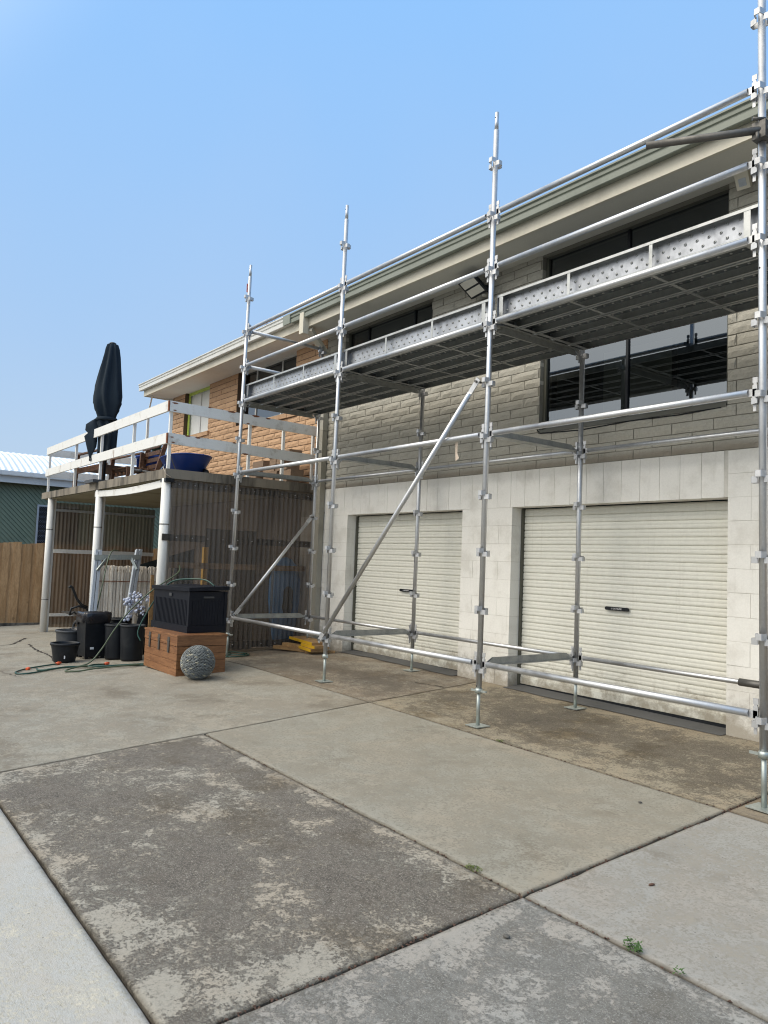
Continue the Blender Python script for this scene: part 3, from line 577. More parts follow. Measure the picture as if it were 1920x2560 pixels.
# brown house
hb = thing('brick_house', 'orange split-face brick house end with white gutter behind the balcony', 'house')
WA = (-10.59, -9.35, 3.83, 4.80); W3 = (-8.10, -5.985, 3.765, 4.80)
bw = backing(hb, 'upper_wall', 'mortar_brown', -11.24, -5.05, 2.36, 4.90, [WA, W3], D+.009, D+.2)
zs2 = [(2.36+.1*k, 2.46+.1*k) for k in range(25)]
print('brown', courses(bw, 'brick', 'brown_brick', -11.24, -5.05, zs2, .4, [WA, W3], D, .13, 'rock', origin=.205, jt=.011, prio=lambda it: (it[3] < 2.55, -it[2] if it[0] < -9 and it[3] > 4.9 else 0)))
bl = backing(hb, 'lower_wall', 'mortar_brown', -11.24, -5.61, -.5, 2.355, [], D+.009, D+.2)
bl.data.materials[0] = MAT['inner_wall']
MB().box(-11.24, -5.05, 2.35, 9, -.5, 4.85).build('rear_wall', 'mortar_brown', hb); MB().box(-11.24, -11.04, D+.21, 2.4, -.5, 4.86).build('end_wall', 'mortar_brown', hb)
window(bw, WA[0], WA[1], WA[2], 4.77, 1.650, 'frame_w', [-10.02], gm='curtain', fw=.03)
MB().box(WA[0], WA[0]+.06, 1.608, 1.628, WA[2], 4.77).build('window_trim', 'lime', bw); MB().box(WA[0]+.06, WA[1], 1.608, 1.628, 4.71, 4.77).build('window_trim', 'lime', bw)
window(bw, W3[0], W3[1], W3[2], 4.77, 1.64, 'frame_w', [-7.55, -6.62])
room(hb, -8.3, -5.7, 3.4, 4.8)
for (a, b, z) in ((-10.60, -9.25, 3.81), (-6.98, -5.86, 3.745), (-8.10, -6.98, 3.745)):    # sloping brick sills, one brick proud of the wall
    n = int(round((b-a)/.29)); 
    for k in range(n):
        o = MB().box(0, (b-a)/n-.008, -.045, .10, -.075, 0).build('sill_brick', 'brown_brick', bw, (a+(b-a)*k/n, D-.002, z)); o.rotation_euler = (math.radians(9+2*(k % 2)), 0, 0)
# roof, soffit, fascia, gutter
def eave(parent, x0, x1, gm, sm, fm, joint=False):
    MB().box(x0, x1, .975, D+.0, 4.752, 4.772).box(x0, x1, D, D+.25, 4.768, 4.79).build('soffit', sm, parent)
    MB().box(x0, x1, .945, .9745, 4.735, 4.87).build('fascia', fm, parent)
    q = [(.942, 4.862), (.868, 4.850), (.862, 4.856), (.860, 4.905), (.870, 4.912), (.870, 4.925), (.855, 4.932), (.852, 4.955), (.862, 4.963), (.862, 4.972), (.842, 4.980), (.842, 4.995), (.852, 4.996), (.866, 4.985), (.875, 4.90), (.942, 4.90)]
    MB().prism(q, 'x', x0-(0.12 if x0 < -11 else 0), x1).build('gutter', gm, parent)
    r = MB(); n = int((x1-x0)/.076); vs = []; fs = []
    for i in range(n*4+1):
        x = x0+i*.019; dz = .008*math.cos(2*math.pi*i/4)
        vs += [(x, .90, 4.965+dz), (x, 9.0, 6.05+dz)]
    r.add(vs, [(2*i, 2*i+2, 2*i+3, 2*i+1) for i in range(n*4)], True); r.build('roof_sheet', 'roofd', parent)
eave(gb, -5.05+.0, 5.6, 'gutter', 'soffit', 'cream'); eave(hb, -11.45, -5.052, 'gutter_w', 'soffit_w', 'cream')
MB().prism([(.842, 4.85), (.942, 4.862), (.942, 4.90), (.87, 4.9), (.84, 4.996)], 'x', -5.26, -5.055).build('gutter_end', 'gutter', gb)
MB().box(-11.48, -11.45, .945, 3.0, 4.735, 4.88).build('barge_board', 'cream', hb)
# debris in the gutter
dbr = MB()
for k in range(60):
    x = -6.5+random.random()*1.0; dbr.bar((x, .87, 4.985), (x+random.uniform(-.04, .05), .86, 4.99+random.random()*.035), .006, .004)
tag(dbr.build('gutter_leaves', 'dead'), 'dead leaves and twigs sticking out of the white gutter', 'leaves', kind='stuff')
# rainwater pipe at the join of the buildings
dp = thing('downpipe', 'taupe rectangular rainwater downpipe at the join of brown and grey brick', 'downpipe', (-4.98, 1.47, 0))
MB().box(-.055, .055, -.045, .040, .02, 4.49).build('pipe', 'pipe_c', dp)
MB().bar((.07, -.02, 4.42), (.29, -.50, 4.70), .10, .07).build('elbow_pipe', 'cream', dp); MB().box(.20, .31, -.62, -.525, 4.62, 4.93).build('outlet', 'cream', dp)
for z in (.93, 2.05, 3.3): MB().box(-.068, .068, -.048, .043, z, z+.02).build('clip', 'pipe_c', dp)
# floodlight and sensor under the eave
fl = thing('floodlight', 'black twin panel floodlight under the soffit between the two upper windows', 'floodlight', (-1.58, 1.40, 4.60))
b = MB().box(-.17, .17, -.015, .015, -.13, .13).build('housing', 'black', fl); b.rotation_euler = (math.radians(52), 0, math.radians(-12)); b.location = (-.03, -.10, -.01)
for s_ in (-1, 1): MB().box(-.14, .14, -.019, -.0155, .012 if s_ > 0 else -.105, .105 if s_ > 0 else -.012).build('lens', 'lens', b)
MB().bar((-.03, -.08, 0), (0, .05, -.01), .05, .02).box(-.05, .05, .05, .12, -.06, .03).build('bracket', 'black', fl); MB().lathe([(.01, -.03), (.035, -.02), (.035, .02), (.02, .03)], (.05, .02, -.10), 12).build('sensor', 'pipe_c', fl)
se = thing('motion_sensor', 'small cream sensor box with grey lens under the eave beside the tall standard', 'sensor', (1.52, 1.43, 4.69))
b = MB().box(-.055, .055, -.03, .03, -.07, .07).build('housing', 'cream', se); b.rotation_euler = (math.radians(35), 0, math.radians(8)); MB().box(-.03, .03, -.033, -.0305, -.045, .02).build('lens', 'chan', b)
MB().bar((0, .02, .03), (0, .08, .05), .03, .03).build('bracket', 'cream', se)
cb = [(-.2, 1.512, 2.80), (-.55, 1.508, 2.77), (-.78, 1.512, 2.79)]
tag(MB().tube([(1.3, 1.513, 2.79), (.9, 1.51, 2.775), (.4, 1.512, 2.785), (-.2, 1.512, 2.765), (-.72, 1.508, 2.79), (-.76, 1.51, 2.83)], .006, 6).build('cable', 'black'), 'thin black cable sagging along the bottom of the large window', 'cable')

# ================================================================== SCAFFOLD
sf = thing('scaffolding', 'galvanised steel modular scaffold with a plank deck in front of the garage building', 'scaffolding')
R_ = .0242; Z0, PIT_ = .4755, .495
LEAN = {('F', 1): (-.040, .066), ('F', 2): (-.008, .040), ('F', 3): (-.001, .010), ('F', 4): (.018, -.019), ('B', 1): (-.044, .02), ('B', 2): (-.038, .005), ('B', 3): (.012, .006), ('B', 4): (0, 0)}
XS = {1: -4.8, 2: -2.4, 3: 0., 4: 2.4}; YS = {'F': 0., 'B': 1.27}
def node(row, i, k):
    a, b = LEAN[(row, i)]; return Vector((XS[i]+a+(b-a)*k/9, YS[row], Z0+PIT_*k))
def at(row, i, z):
    a, b = LEAN[(row, i)]; return Vector((XS[i]+a+(b-a)*(z-Z0)/(9*PIT_), YS[row], z))
def bracket_mesh():
    m_ = MB()
    for ang, dz in ((0, -.012), (math.pi, -.012), (math.pi/2, .0), (-math.pi/2, .020)):
        ca, sa = math.cos(ang), math.sin(ang); pl = [(.020, -.030), (.062, -.021), (.066, -.017), (.066, .017), (.062, .021), (.020, .030), (.020, .026), (.059, .016), (.059, -.016), (.020, -.026)]
        P = [(x*ca-y*sa, x*sa+y*ca) for x, y in pl]; m_.prism(P, 'z', dz-.020, dz+.020)
    me = m_.mesh('bracket'); me.materials.append(MAT['galv2']); return me
BR = bracket_mesh()
def standard(row, i, kmax, foot_z, spig=True, base=True):
    top = Z0+PIT_*kmax+(.31 if spig else .09); foot = at(row, i, foot_z); bot = at(row, i, Z0-.185)
    st = MB().tube([bot, at(row, i, top)], R_, 16, hollow=True).build('standard', 'galv', sf)
    if spig: MB().tube([at(row, i, top-.01), at(row, i, top+.165)], .0185, 14).build('spigot', 'galv', st); MB().lathe([(.0055, -.001), (.0055, .001)], tuple(at(row, i, top+.115)+Vector((0, -.0187, 0))), 8).build('pin_hole', 'black', st)
    for k in range(kmax+1): link('bracket', BR, st, tuple(node(row, i, k)))
    # screw jack: threaded stem, winged collar, sole plate
    th = []; z = foot_z+.012
    MB().tube([(foot.x, foot.y, foot_z+.004), tuple(bot+Vector((0, 0, .02)))], .0165, 12).build('jack_stem', 'jack', st)
    a = random.uniform(-.4, .4); ca, sa = math.cos(a), math.sin(a); c = bot
    w_ = MB(); w_.lathe([(.024, -.02), (.033, -.02), (.033, .012), (.026, .022), (.024, .022)], tuple(c), 14); w_.bar(c+Vector((-.095*ca, -.095*sa, -.004)), c+Vector((.095*ca, .095*sa, .002)), .016, .016); w_.build('jack_collar', 'jack', st)
    pl = MB().box(-.075, .075, -.075, .075, 0, .007).build('base_plate', 'jack', st, (foot.x, foot.y, foot_z+.001)); pl.rotation_euler = (0, 0, a*.3)
    if base is False: pass
    return st
gz = lambda r, i, dz=.004: g(XS[i], YS[r])+dz
for i in (1, 2, 3, 4): standard('F', i, 9, gz('F', i))
standard('B', 1, 8, .172, False)
for i in (2, 3, 4): standard('B', i, 6, gz('B', i), False)
for ro, i, z in (('F', 1, 2.7), ('F', 2, 3.3), ('F', 3, 3.28), ('F', 4, 3.28), ('F', 3, .33), ('F', 4, .30), ('B', 3, .32)):
    p = at(ro, i, z); MB().lathe([(.006, 0), (.006, .002), (.0005, .002)], (0, 0, 0), 8).build('pin_hole', 'black', sf, (p.x-.006, p.y-.0245, p.z)).rotation_euler = (math.radians(90), 0, 0)
def wedge(parent, p, dirv):
    """captive wedge and C-shaped claw at a ledger end; dirv points from the standard along the ledger"""
    d = Vector(dirv).normalized(); s_ = Vector((-d.y, d.x, 0)); c = Vector(p)+d*.048
    m_ = MB(); m_.bar(c+Vector((0, 0, .045)), c+Vector((0, 0, -.055)), .030, .012, s_)    # claw plate
    m_.bar(c+Vector((0, 0, .075)), c+d*.002+Vector((0, 0, -.120)), .020, .0045, s_); m_.bar(c+Vector((0, 0, .060)), c+Vector((0, 0, .095)), .032, .006, s_)
    m_.bar(c-d*.012+Vector((0, 0, -.002)), c+d*.045+Vector((0, 0, -.002)), .012, .046)
    return m_.build('wedge', 'galv2', parent)
def ledger(ra, ia, rb, ib, k, part='ledger', r=.0242, mat='galv'):
    p = node(ra, ia, k)+Vector((0, 0, .045)); q = node(rb, ib, k)+Vector((0, 0, .045)); d = (q-p).normalized()
    ld = MB().tube([p+d*.088, q-d*.088], r, 16, hollow=True).build(part, mat, sf); wedge(ld, p, d); wedge(ld, q, -d); return ld
for i in (1, 2, 3):
    for k in (0, 4, 6, 7, 8): ledger('F', i, 'F', i+1, k)
    for k in (0, 4): ledger('B', i, 'B', i+1, k, r=.0215)
for k in (7, 8): ledger('F', 1, 'B', 1, k, 'end_rail')
def transom(i, k, deep=True):
    p = node('F', i, k); q = node('B', i, k); x = (p.x+q.x)/2; z = p.z+.035; t_ = MB()
    a, b = .055, 1.27-.055
    for s_ in (-1, 1):     # two steel angles back to back: flat flange, upright web with cut-off ends
        t_.prism([(a+.10, z), (b-.10, z), (b-.03, z-.052), (a+.03, z-.052)] if k == 6 else [(a, z), (b, z), (b-.10, z+.055), (a+.10, z+.055)], 'x', x+s_*.012-(.0025), x+s_*.012+.0025)
    t_.prism([(x-.050, a+.09), (x-.050, b-.09), (x-.012, b), (x+.012, b), (x+.050, b-.09), (x+.050, a+.09), (x+.012, a), (x-.012, a)], 'z', z-.006, z-.0005)
    tr = t_.build('transom', 'trans', sf); c = Vector((p.x, p.y, z)); wedge(tr, c, (0, 1, 0)); wedge(tr, (q.x, q.y, z), (0, -1, 0)); return tr
for i in (1, 2, 3, 4):
    for k in (0, 4, 6): transom(i, k)
# planks: pressed steel trays, open below, with dimples and straps
def plank_mesh(L=2.31, W=.222, H=.062):
    m_ = MB(); h = W/2
    m_.box(0, L, -h, h, H-.002, H); 
    for s_ in (-1, 1):
        a, b = sorted((s_*h, s_*(h-.002))); m_.box(0, L, a, b, 0, H-.002); a, b = sorted((s_*(h-.002), s_*(h-.022))); m_.box(0, L, a, b, 0, .002)
    for fx in (.02, .34, .66, .965):
        w_ = .045 if fx in (.02, .965) else .028; m_.box(L*fx-w_/2, L*fx+w_/2, -h+.001, h-.001, .0025, .0045)
    n_lip = len(m_.f)
    m_.box(0, .002, -h+.003, h-.003, .003, H-.003); m_.box(L-.002, L, -h+.003, h-.003, .003, H-.003)
    n = 25
    for j, yy in enumerate((-.075, -.025, .025, .075)):
        for i in range(n):
            x = .07+(L-.14)*(i+(.5 if j % 2 else 0))/n; vs = []; sg = 7
            for rr, zz in ((.012, H-.0025), (.009, H-.007), (.0045, H-.009), (.004, H-.003)):
                vs += [(x+rr*math.cos(6.283*k/sg), yy+rr*math.sin(6.283*k/sg), zz) for k in range(sg)]
            fs = [(r_*sg+k, (r_+1)*sg+k, (r_+1)*sg+(k+1) % sg, r_*sg+(k+1) % sg) for r_ in range(3) for k in range(sg)]
            m_.add(vs, fs, False)
    me = m_.mesh('plank'); me.materials.append(MAT['plank']); me.materials.append(MAT['lip_lit'])
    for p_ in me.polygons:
        if p_.index >= 6 and not n_lip <= p_.index < n_lip+12: p_.material_index = 1  # lips painted as lit edges, dimples pale in place of light through holes
    return me
PM = plank_mesh(); TM = PM.copy(); TM.materials[0] = MAT['toe']; TM.materials[1] = MAT['lip_lit']; zt = Z0+PIT_*6+.036
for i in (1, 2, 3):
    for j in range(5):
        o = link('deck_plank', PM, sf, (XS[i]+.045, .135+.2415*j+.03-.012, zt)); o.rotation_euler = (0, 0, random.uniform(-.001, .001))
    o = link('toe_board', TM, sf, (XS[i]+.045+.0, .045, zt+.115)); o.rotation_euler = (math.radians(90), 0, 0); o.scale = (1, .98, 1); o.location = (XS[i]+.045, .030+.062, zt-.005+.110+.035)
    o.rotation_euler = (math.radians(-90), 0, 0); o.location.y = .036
# diagonal braces with flattened bolted ends
def brace(p, q, name='diagonal_brace'):
    p = Vector(p); q = Vector(q); d = (q-p).normalized(); b = MB().tube([p+d*.12, q-d*.12], .0235, 14).build(name, 'galv', sf)
    e = MB()
    for a, s_ in ((p, 1), (q, -1)):
        n_ = Vector((0, 1, 0)) if abs(d.x) > .3 else Vector((1, 0, 0)); e.bar(a-d*s_*.03, a+d*s_*.15, .052, .010, n_)
    e.build('flattened_end', 'galv2', b); bo = MB()
    for a in (p, q):
        n_ = Vector((0, 1, 0)) if abs(d.x) > .3 else Vector((1, 0, 0)); bo.tube([a-n_*.025, a+n_*.05], .011, 8)
    bo.build('bolt', 'dull', b); return b
brace((-2.445, -.062, .470), (-.075, -.062, 2.965))
brace((-4.785, .06, .56), (-4.80+.0, 1.22, 1.97))
MB().tube([(2.395, -.06, 4.155), (1.845, -.446, 4.145)], .0242, 16, hollow=True)
tt = MB(); tt.tube([(2.62, .10, 4.16), (1.842, -.440, 4.15)], .0242, 16, hollow=True); o = tt.build('tie_tube', 'dull', sf); o['label'] = 'dark weathered loose tube clamped to the tall right standard'
cp = MB(); cp.bar((2.40, -.036, 4.10), (2.40, -.036, 4.21), .085, .07, (0, 1, 0)).bar((2.40, .01, 4.105), (2.40, .01, 4.205), .075, .065, (0, 1, 0)).tube([(2.375, -.10, 4.225), (2.425, -.04, 4.225)], .012, 8).tube([(2.40, -.085, 4.08), (2.40, -.085, 4.13)], .012, 8); cp.build('coupler', 'dull', o)
sl_ = MB().tube([(1.605, 1.27, .52), (1.84, 1.27, .52)], .030, 14).build('sleeve', 'dull', sf); MB().tube([(1.80, 1.225, .525), (1.80, 1.30, .525)], .016, 8).build('bolt', 'rust', sl_); MB().bar((1.80, 1.235, .52), (2.35, 1.245, .52), .012, .04).build('strap', 'dull', sl_)
b = MB(); b.quad((-.42, .02, 2.47), (-.385, .02, 2.475), (-.40, .03, 2.37), (-.425, .028, 2.36)).quad((-.425, .028, 2.36), (-.40, .03, 2.37), (-.375, .03, 2.325), (-.42, .03, 2.30)); b.build('tape_flag', 'tape', sf)
MB().box(-4.75, -4.742, -.035, -.005, 5.02, 5.14).build('tape_flag', 'redtape', sf)

# ================================================================== TIMBER PACKERS under the back left foot
def timber(name, label, mat, c, L, W, H, rz, z, painted=None, grp=None):
    o = thing(name, label, 'timber', (c[0], c[1], z), rz, grp)
    MB().box(-L/2, L/2, -W/2, W/2, 0, H).build('timber_block', mat, o)
    if painted: MB().box(-L/2-.001, L/2+.001, -W/2-.0015, -W/2, .0005, H-.0005).build('painted_edge', 'yellow', o)
zg_ = g(-4.6, 1.1)+.004
timber('timber_packer', 'bottom left raw timber offcut lying beside the corrugated sheet', 'lvl', (-4.86, 1.02), .62, .10, .045, .35, zg_)
timber('timber_packer', 'second raw timber offcut stacked across the bottom left one', 'lvl', (-4.86, 1.06), .40, .10, .045, .25, zg_+.046)
timber('timber_packer', 'raw timber offcut poking out right below the yellow packers', 'lvl', (-4.38, 1.20), .42, .10, .042, .95, zg_)
timber('timber_packer', 'lowest yellow edged timber packer under the back left foot', 'lvl', (-4.46, 1.10), .46, .20, .042, -.18, zg_+.0430, True)
timber('timber_packer', 'middle yellow edged timber packer under the back left foot', 'lvl', (-4.42, 1.13), .44, .22, .042, -.10, zg_+.0860, True)
timber('timber_packer', 'long yellow edged board on top that carries the back left foot', 'lvl', (-4.70, 1.20), .86, .26, .040, -.16, zg_+.1290-.0005, True)

# ================================================================== BALCONY over the carport
bx0, bx1, by0, by1 = -12.0, -5.2, -.85, 1.51
bal = thing('balcony', 'concrete balcony with white rails over a carport clad in smoky corrugated sheet', 'balcony')
MB().box(bx0, bx1, by0, by1, 2.385, 2.49).build('slab', 'slab_edge', bal); MB().box(bx0+.05, bx1-.05, by0+.05, by1, 2.36, 2.383).build('ceiling', 'ceil', bal)
MB().box(bx0-.002, bx1+.012, by0-.012, by0-.001, 2.372, 2.50).build('edge_board', 'slab_edge', bal); MB().box(bx1+.001, bx1+.013, by0-.012, by1, 2.372, 2.50).build('edge_board', 'slab_edge', bal)
b = MB(); n = 16; vs = []
for i in range(n+1):
    x = -8.45+3.2*i/n; z = 2.365-.035*math.sin(math.pi*i/n)**1*(-1 if i < 0 else 1); vs += [(x, by0+.02, z), (x, by0+.05, z), (x, by0+.05, z-.10), (x, by0+.02, z-.10)]
fs = [(4*i+k, 4*i+4+k, 4*i+4+(k+1) % 4, 4*i+(k+1) % 4) for i in range(n) for k in range(4)]+[(0, 1, 2, 3), (4*n+3, 4*n+2, 4*n+1, 4*n)]
b.add(vs, fs); o = b.build('sagging_trim', 'white_w', bal)
# rails
def rail(p, q, name='guard_rail'):
    o = MB().bar(p, q, .030, .145).build(name, 'white_w', bal); return o
for z in (3.345, 2.905):
    rail((-11.72, by0-.02, z-.01), (-9.2, by0-.02, z)); rail((-9.195, by0-.022, z), (bx1+.0, by0-.02, z+.008)); rail((bx1+.02, by0-.035, z+.005), (bx1+.02, 1.50, z-.03)); rail((-11.78, by0+.0, z-.02), (-11.78, 1.5, z))
for x, y in ((-11.66, by0), (-9.75, by0), (-8.24, by0), (-6.66, by0), (bx1-.02, by0), (bx1-.02, .34), (bx1-.02, .90), (bx1-.02, 1.42), (-11.75, .35), (-11.75, 1.42)):
    MB().box(x-.02, x+.02, y+.002, y+.042, 2.49, 3.40).build('rail_post', 'pvc', bal)
rs = MB()
for (x, y, z, s_) in ((bx1+.036, -.80, 3.40, .03), (bx1+.036, .05, 3.408, .035), (bx1+.036, .0, 3.40, .02), (bx1+.036, .42, 3.405, .045), (bx1+.036, .62, 3.395, .03), (bx1+.036, -.3, 3.415, .02), (bx1+.036, .3, 3.275, .02), (bx1+.036, -.6, 2.975, .03), (bx1+.036, -.45, 2.97, .03), (bx1+.036, .1, 2.965, .02), (bx1+.036, .28, 2.83, .035), (bx1+.036, -.80, 2.86, .018), (bx1+.036, -.82, 2.93, .018), (bx1+.036, -.8, 3.30, .018)):
    s_ *= 1.5; rs.prism([(y-s_, z), (y-s_*.3, z-s_*.35), (y+s_*.6, z-s_*.25), (y+s_, z+.002), (y, z+.006)], 'x', x-.0015, x+.002)
tag(rs.build('rust_patches', 'rust', bal), kind='stuff') 
for z in (3.345, 2.905): MB().box(bx1-.003, bx1+.0375, by0-.0375, by0-.022, z-.066, z+.075).build('rust_streak', 'rust', bal)
for x in (-10.6, -9.19, -7.4): MB().box(x-.006, x+.006, by0-.038, by0-.0355, 2.84, 2.96).build('rust_streak', 'rust', bal)
# carport posts
def post(x, y, gr, lean=0.):
    z0 = g(x, y); o = MB().tube([(x, y, z0), (x+lean, y, 2.37)], .062, 18).build('post_pipe', 'pvc', bal)
    for z in (.35, 1.75): MB().lathe([(.0635, -.006), (.066, -.006), (.066, .006), (.0635, .006)], (x+lean*z/2.4, y, z), 18).build('strap', 'dull', o)
    MB().box(x-.09, x-.035, y+.07, y+.11, z0, 2.36).build('channel', 'pvc', o)
post(-11.45, -.80, 0); post(-8.28, -.80, 0); post(bx1-.07, -.82, 0)
MB().box(bx1-.16, bx1+.03, by0-.02, by0+.10, 2.32, 2.37).build('post_bracket', 'black', bal)
# corrugated sheets
def sheet(p, q, z0, z1, amp, pitch, mat, par, n=6):
    p = Vector(p); q = Vector(q); L = (q-p).length; d = (q-p)/L; nrm = Vector((-d.y, d.x, 0)); m_ = MB(); k = int(L/pitch*n); vs = []
    for i in range(k+1):
        t = L*i/k; w_ = amp*math.sin(2*math.pi*t/pitch); c = p+d*t+nrm*w_; vs += [(c.x, c.y, z0(t/L) if callable(z0) else z0), (c.x, c.y, z1)]
    m_.add(vs, [(2*i, 2*i+2, 2*i+3, 2*i+1) for i in range(k)], True); return m_.build('corrugated_sheet', mat, par)
ys = [-.74, .06, .85, 1.49]
for a, b in zip(ys[:-1], ys[1:]):
    sheet((bx1-.02-(.008 if a == .06 else 0), a-.02, 0), (bx1-.02-(.008 if a == .06 else 0), b+.03, 0), lambda t, a=a, b=b: g(bx1, a+(b-a)*t)+.035, 2.375, .0125, .076, 'sheet', bal)
for a, b in ((-.74, .1), (.08, .85), (.83, 1.5)): sheet((bx0+.1, a, 0), (bx0+.1, b, 0), -.25, 2.32, .009, .076, 'sheet2', bal)
for z, m_ in ((1.575, 'dtimber'), (2.30, 'dtimber'), (.10, 'dtimber')): MB().box(bx1-.075, bx1-.035, -.84, 1.49, z-.045, z+.045).build('sheet_rail', m_, bal)
MB().box(bx1-.045, bx1+.0, -.86, -.76, 1.53, 1.62).build('rail_end', 'dtimber', bal); MB().box(bx1-.22, bx1-.18, -.75, 1.5, 1.16, 1.24).build('inner_rail', 'ptimber', bal)
MB().box(bx0+.115, bx0+.16, -.60, 1.5, 1.28, 1.36).build('inner_rail', 'pvc', bal); MB().box(bx0+.115, bx0+.15, -.60, 1.5, 2.14, 2.19).build('inner_rail', 'chan', bal); MB().box(bx0+.115, bx0+.16, -.60, .05, -.02, .04).build('inner_rail', 'pvc', bal)
sc_ = MB()
for z in (2.30, 1.575, .10):
    for k in range(10): y = -.66+.228*k; sc_.lathe([(.009, 0), (.009, .004), (.004, .008), (.0005, .008)], (bx1-.006, y, z), 6)
for k in range(0): pass
tag(sc_.build('screw_heads', 'galv2', bal), kind='stuff')
b = MB().tube([(bx1-.05, by0-.03, 2.52), (bx1+.02, by0-.06, 2.50), (bx1+.03, by0-.02, 2.42), (bx1+.02, by0+.06, 2.38)], .006, 6).build('frayed_rope', 'tape', bal)
# things seen through the sheet
o = thing('stored_door', 'dark brown door leaning inside behind the smoky sheet', 'door', (bx1-.42, .34, g(-5.6, .3)+.01)); MB().box(-.02, .02, -.40, .42, 0, 1.76).build('door_leaf', 'dtimber', o); MB().box(.0205, .03, -.30, .32, .9, 1.6).build('door_panel', 'dtimber', o)
o = thing('yellow_post', 'yellow timber post standing inside behind the smoky sheet', 'post', (bx1-.30, -.10, g(-5.5, -.1)+.01)); MB().box(-.03, .03, -.035, .035, 0, 1.50).build('post_shaft', 'yellow', o); MB().box(-.05, .05, -.055, .055, 0, .02).build('post_foot', 'dtimber', o)
o = thing('kayak', 'blue plastic kayak standing on end behind the smoky corrugated sheet', 'kayak', (bx1-.36, 1.26, g(-5.6, 1.2)+.01))
pr_ = [(.03, 0), (.16, .05), (.22, .3), (.27, .7), (.27, 1.0), (.20, 1.22), (.10, 1.33), (.01, 1.36)]; MB().lathe(pr_, (0, 0, 0), 18, .45, 1).build('hull', 'blue2', o); MB().lathe([(.10, .5), (.13, .6), (.13, .85), (.09, .95)], (.07, 0, 0), 14, .5, .9).build('cockpit', 'black', o)
o = thing('plywood_panel', 'pale plywood panel leaning inside at the house end of the smoky sheet', 'panel', (bx1-.62, 1.16, g(-5.8, 1.2)+.01)); MB().box(-.01, .01, -.32, .30, 0, 1.55).build('panel_board', 'ptimber', o); MB().box(.0105, .03, -.32, -.27, 0, 1.55).build('panel_batten', 'ptimber', o)
# ---------------- on the balcony
ZB = 2.492
um = thing('parasol', 'closed navy canvas parasol standing at the balcony rail with a drooping flap', 'parasol', (-8.45, -.70, ZB))
MB().tube([(0, 0, .02), (0, 0, 2.33)], .022, 12).build('pole', 'black', um); MB().box(-.25, .25, -.25, .25, 0, .05).build('base', 'dgrey', um); MB().tube([(-.08, 0, .62), (.12, 0, .62)], .02, 8).build('crank', 'black', um)
def fold(t, z): return 1.10-.34*abs(math.sin(3.5*t+z*1.1+.4*math.sin(z*5)))**1.3-.16*abs(math.sin(2*t-z*1.6))+.03*math.sin(11*t+z*4)
prf = [(.150, .56), (.155, .75), (.160, .95), (.165, 1.05), (.150, 1.12), (.165, 1.17), (.215, 1.28), (.248, 1.40), (.246, 1.52), (.226, 1.70), (.200, 1.86), (.172, 2.04), (.142, 2.20), (.112, 2.34), (.092, 2.41), (.07, 2.425)]
H_ = Vector((.604, .797, 0)); V_ = Vector((-.797, .604, 0))
def cen(z): return -.02+.035*max(0, z-1.6)+(.045 if z < 1.0 else 0)
cn = MB(); seg = 64
for r, z in prf:
    for k in range(seg):
        t = 2*math.pi*k/seg; rr = r*1.04*fold(t, z); zz = z-(.10*max(0, math.cos(t*2+.6)) if z < .7 else 0); pp = H_*(cen(z)+rr*math.cos(t))+V_*(rr*math.sin(t)*.9); cn.v.append((pp.x, pp.y, zz))
for i in range(len(prf)-1):
    for k in range(seg): a0 = i*seg+k; a1 = i*seg+(k+1) % seg; cn.f.append((a0, a1, a1+seg, a0+seg)); cn.sm.append(True)
cn.f.append(tuple((len(prf)-1)*seg+k for k in range(seg))); cn.sm.append(False); cn.build('canopy', 'canvas', um)
fp = MB(); rows = [(-.13, 1.16, .03, .02), (-.19, 1.12, .08, .03), (-.255, 1.05, .11, .035), (-.24, .95, .13, .04), (-.22, .90, .10, .04), (-.265, .84, .115, .045), (-.25, .74, .10, .04), (-.235, .60, .075, .035), (-.245, .48, .028, .02), (-.25, .42, .015, .015)]
vs = []; S = 14
for (cx, z, wd, th_) in rows:
    for k in range(S):
        t = 2*math.pi*k/S; pp = H_*(cx-.0+wd*math.cos(t))+V_*(th_*math.sin(t)*(1+.5*math.sin(3*t+z*5))); vs.append((pp.x, pp.y, z+.035*math.cos(t)))
fp.add(vs, [(i*S+(k+1) % S, i*S+k, (i+1)*S+k, (i+1)*S+(k+1) % S) for i in range(len(rows)-1) for k in range(S)]+[tuple(range(S)), tuple(range((len(rows)-1)*S+S-1, (len(rows)-1)*S-1, -1))], True); fp.build('canopy_flap', 'canvas', um)
MB().lathe([(.158, 1.085), (.170, 1.09), (.170, 1.135), (.158, 1.14)], (-.01, -.01, 0), 30, 1, 1).build('strap', 'canvas', um)
for dx in (-.03, .03): MB().lathe([(.012, 0), (.016, .02), (.012, .04)], (-.150+dx, -.20, .39), 8).build('rib_tip', 'dgrey', um)
MB().lathe([(.055, 2.425), (.06, 2.44), (.035, 2.455), (.001, 2.46)], (.005, .008, 0), 14, 1, 1).build('finial', 'dgrey', um)
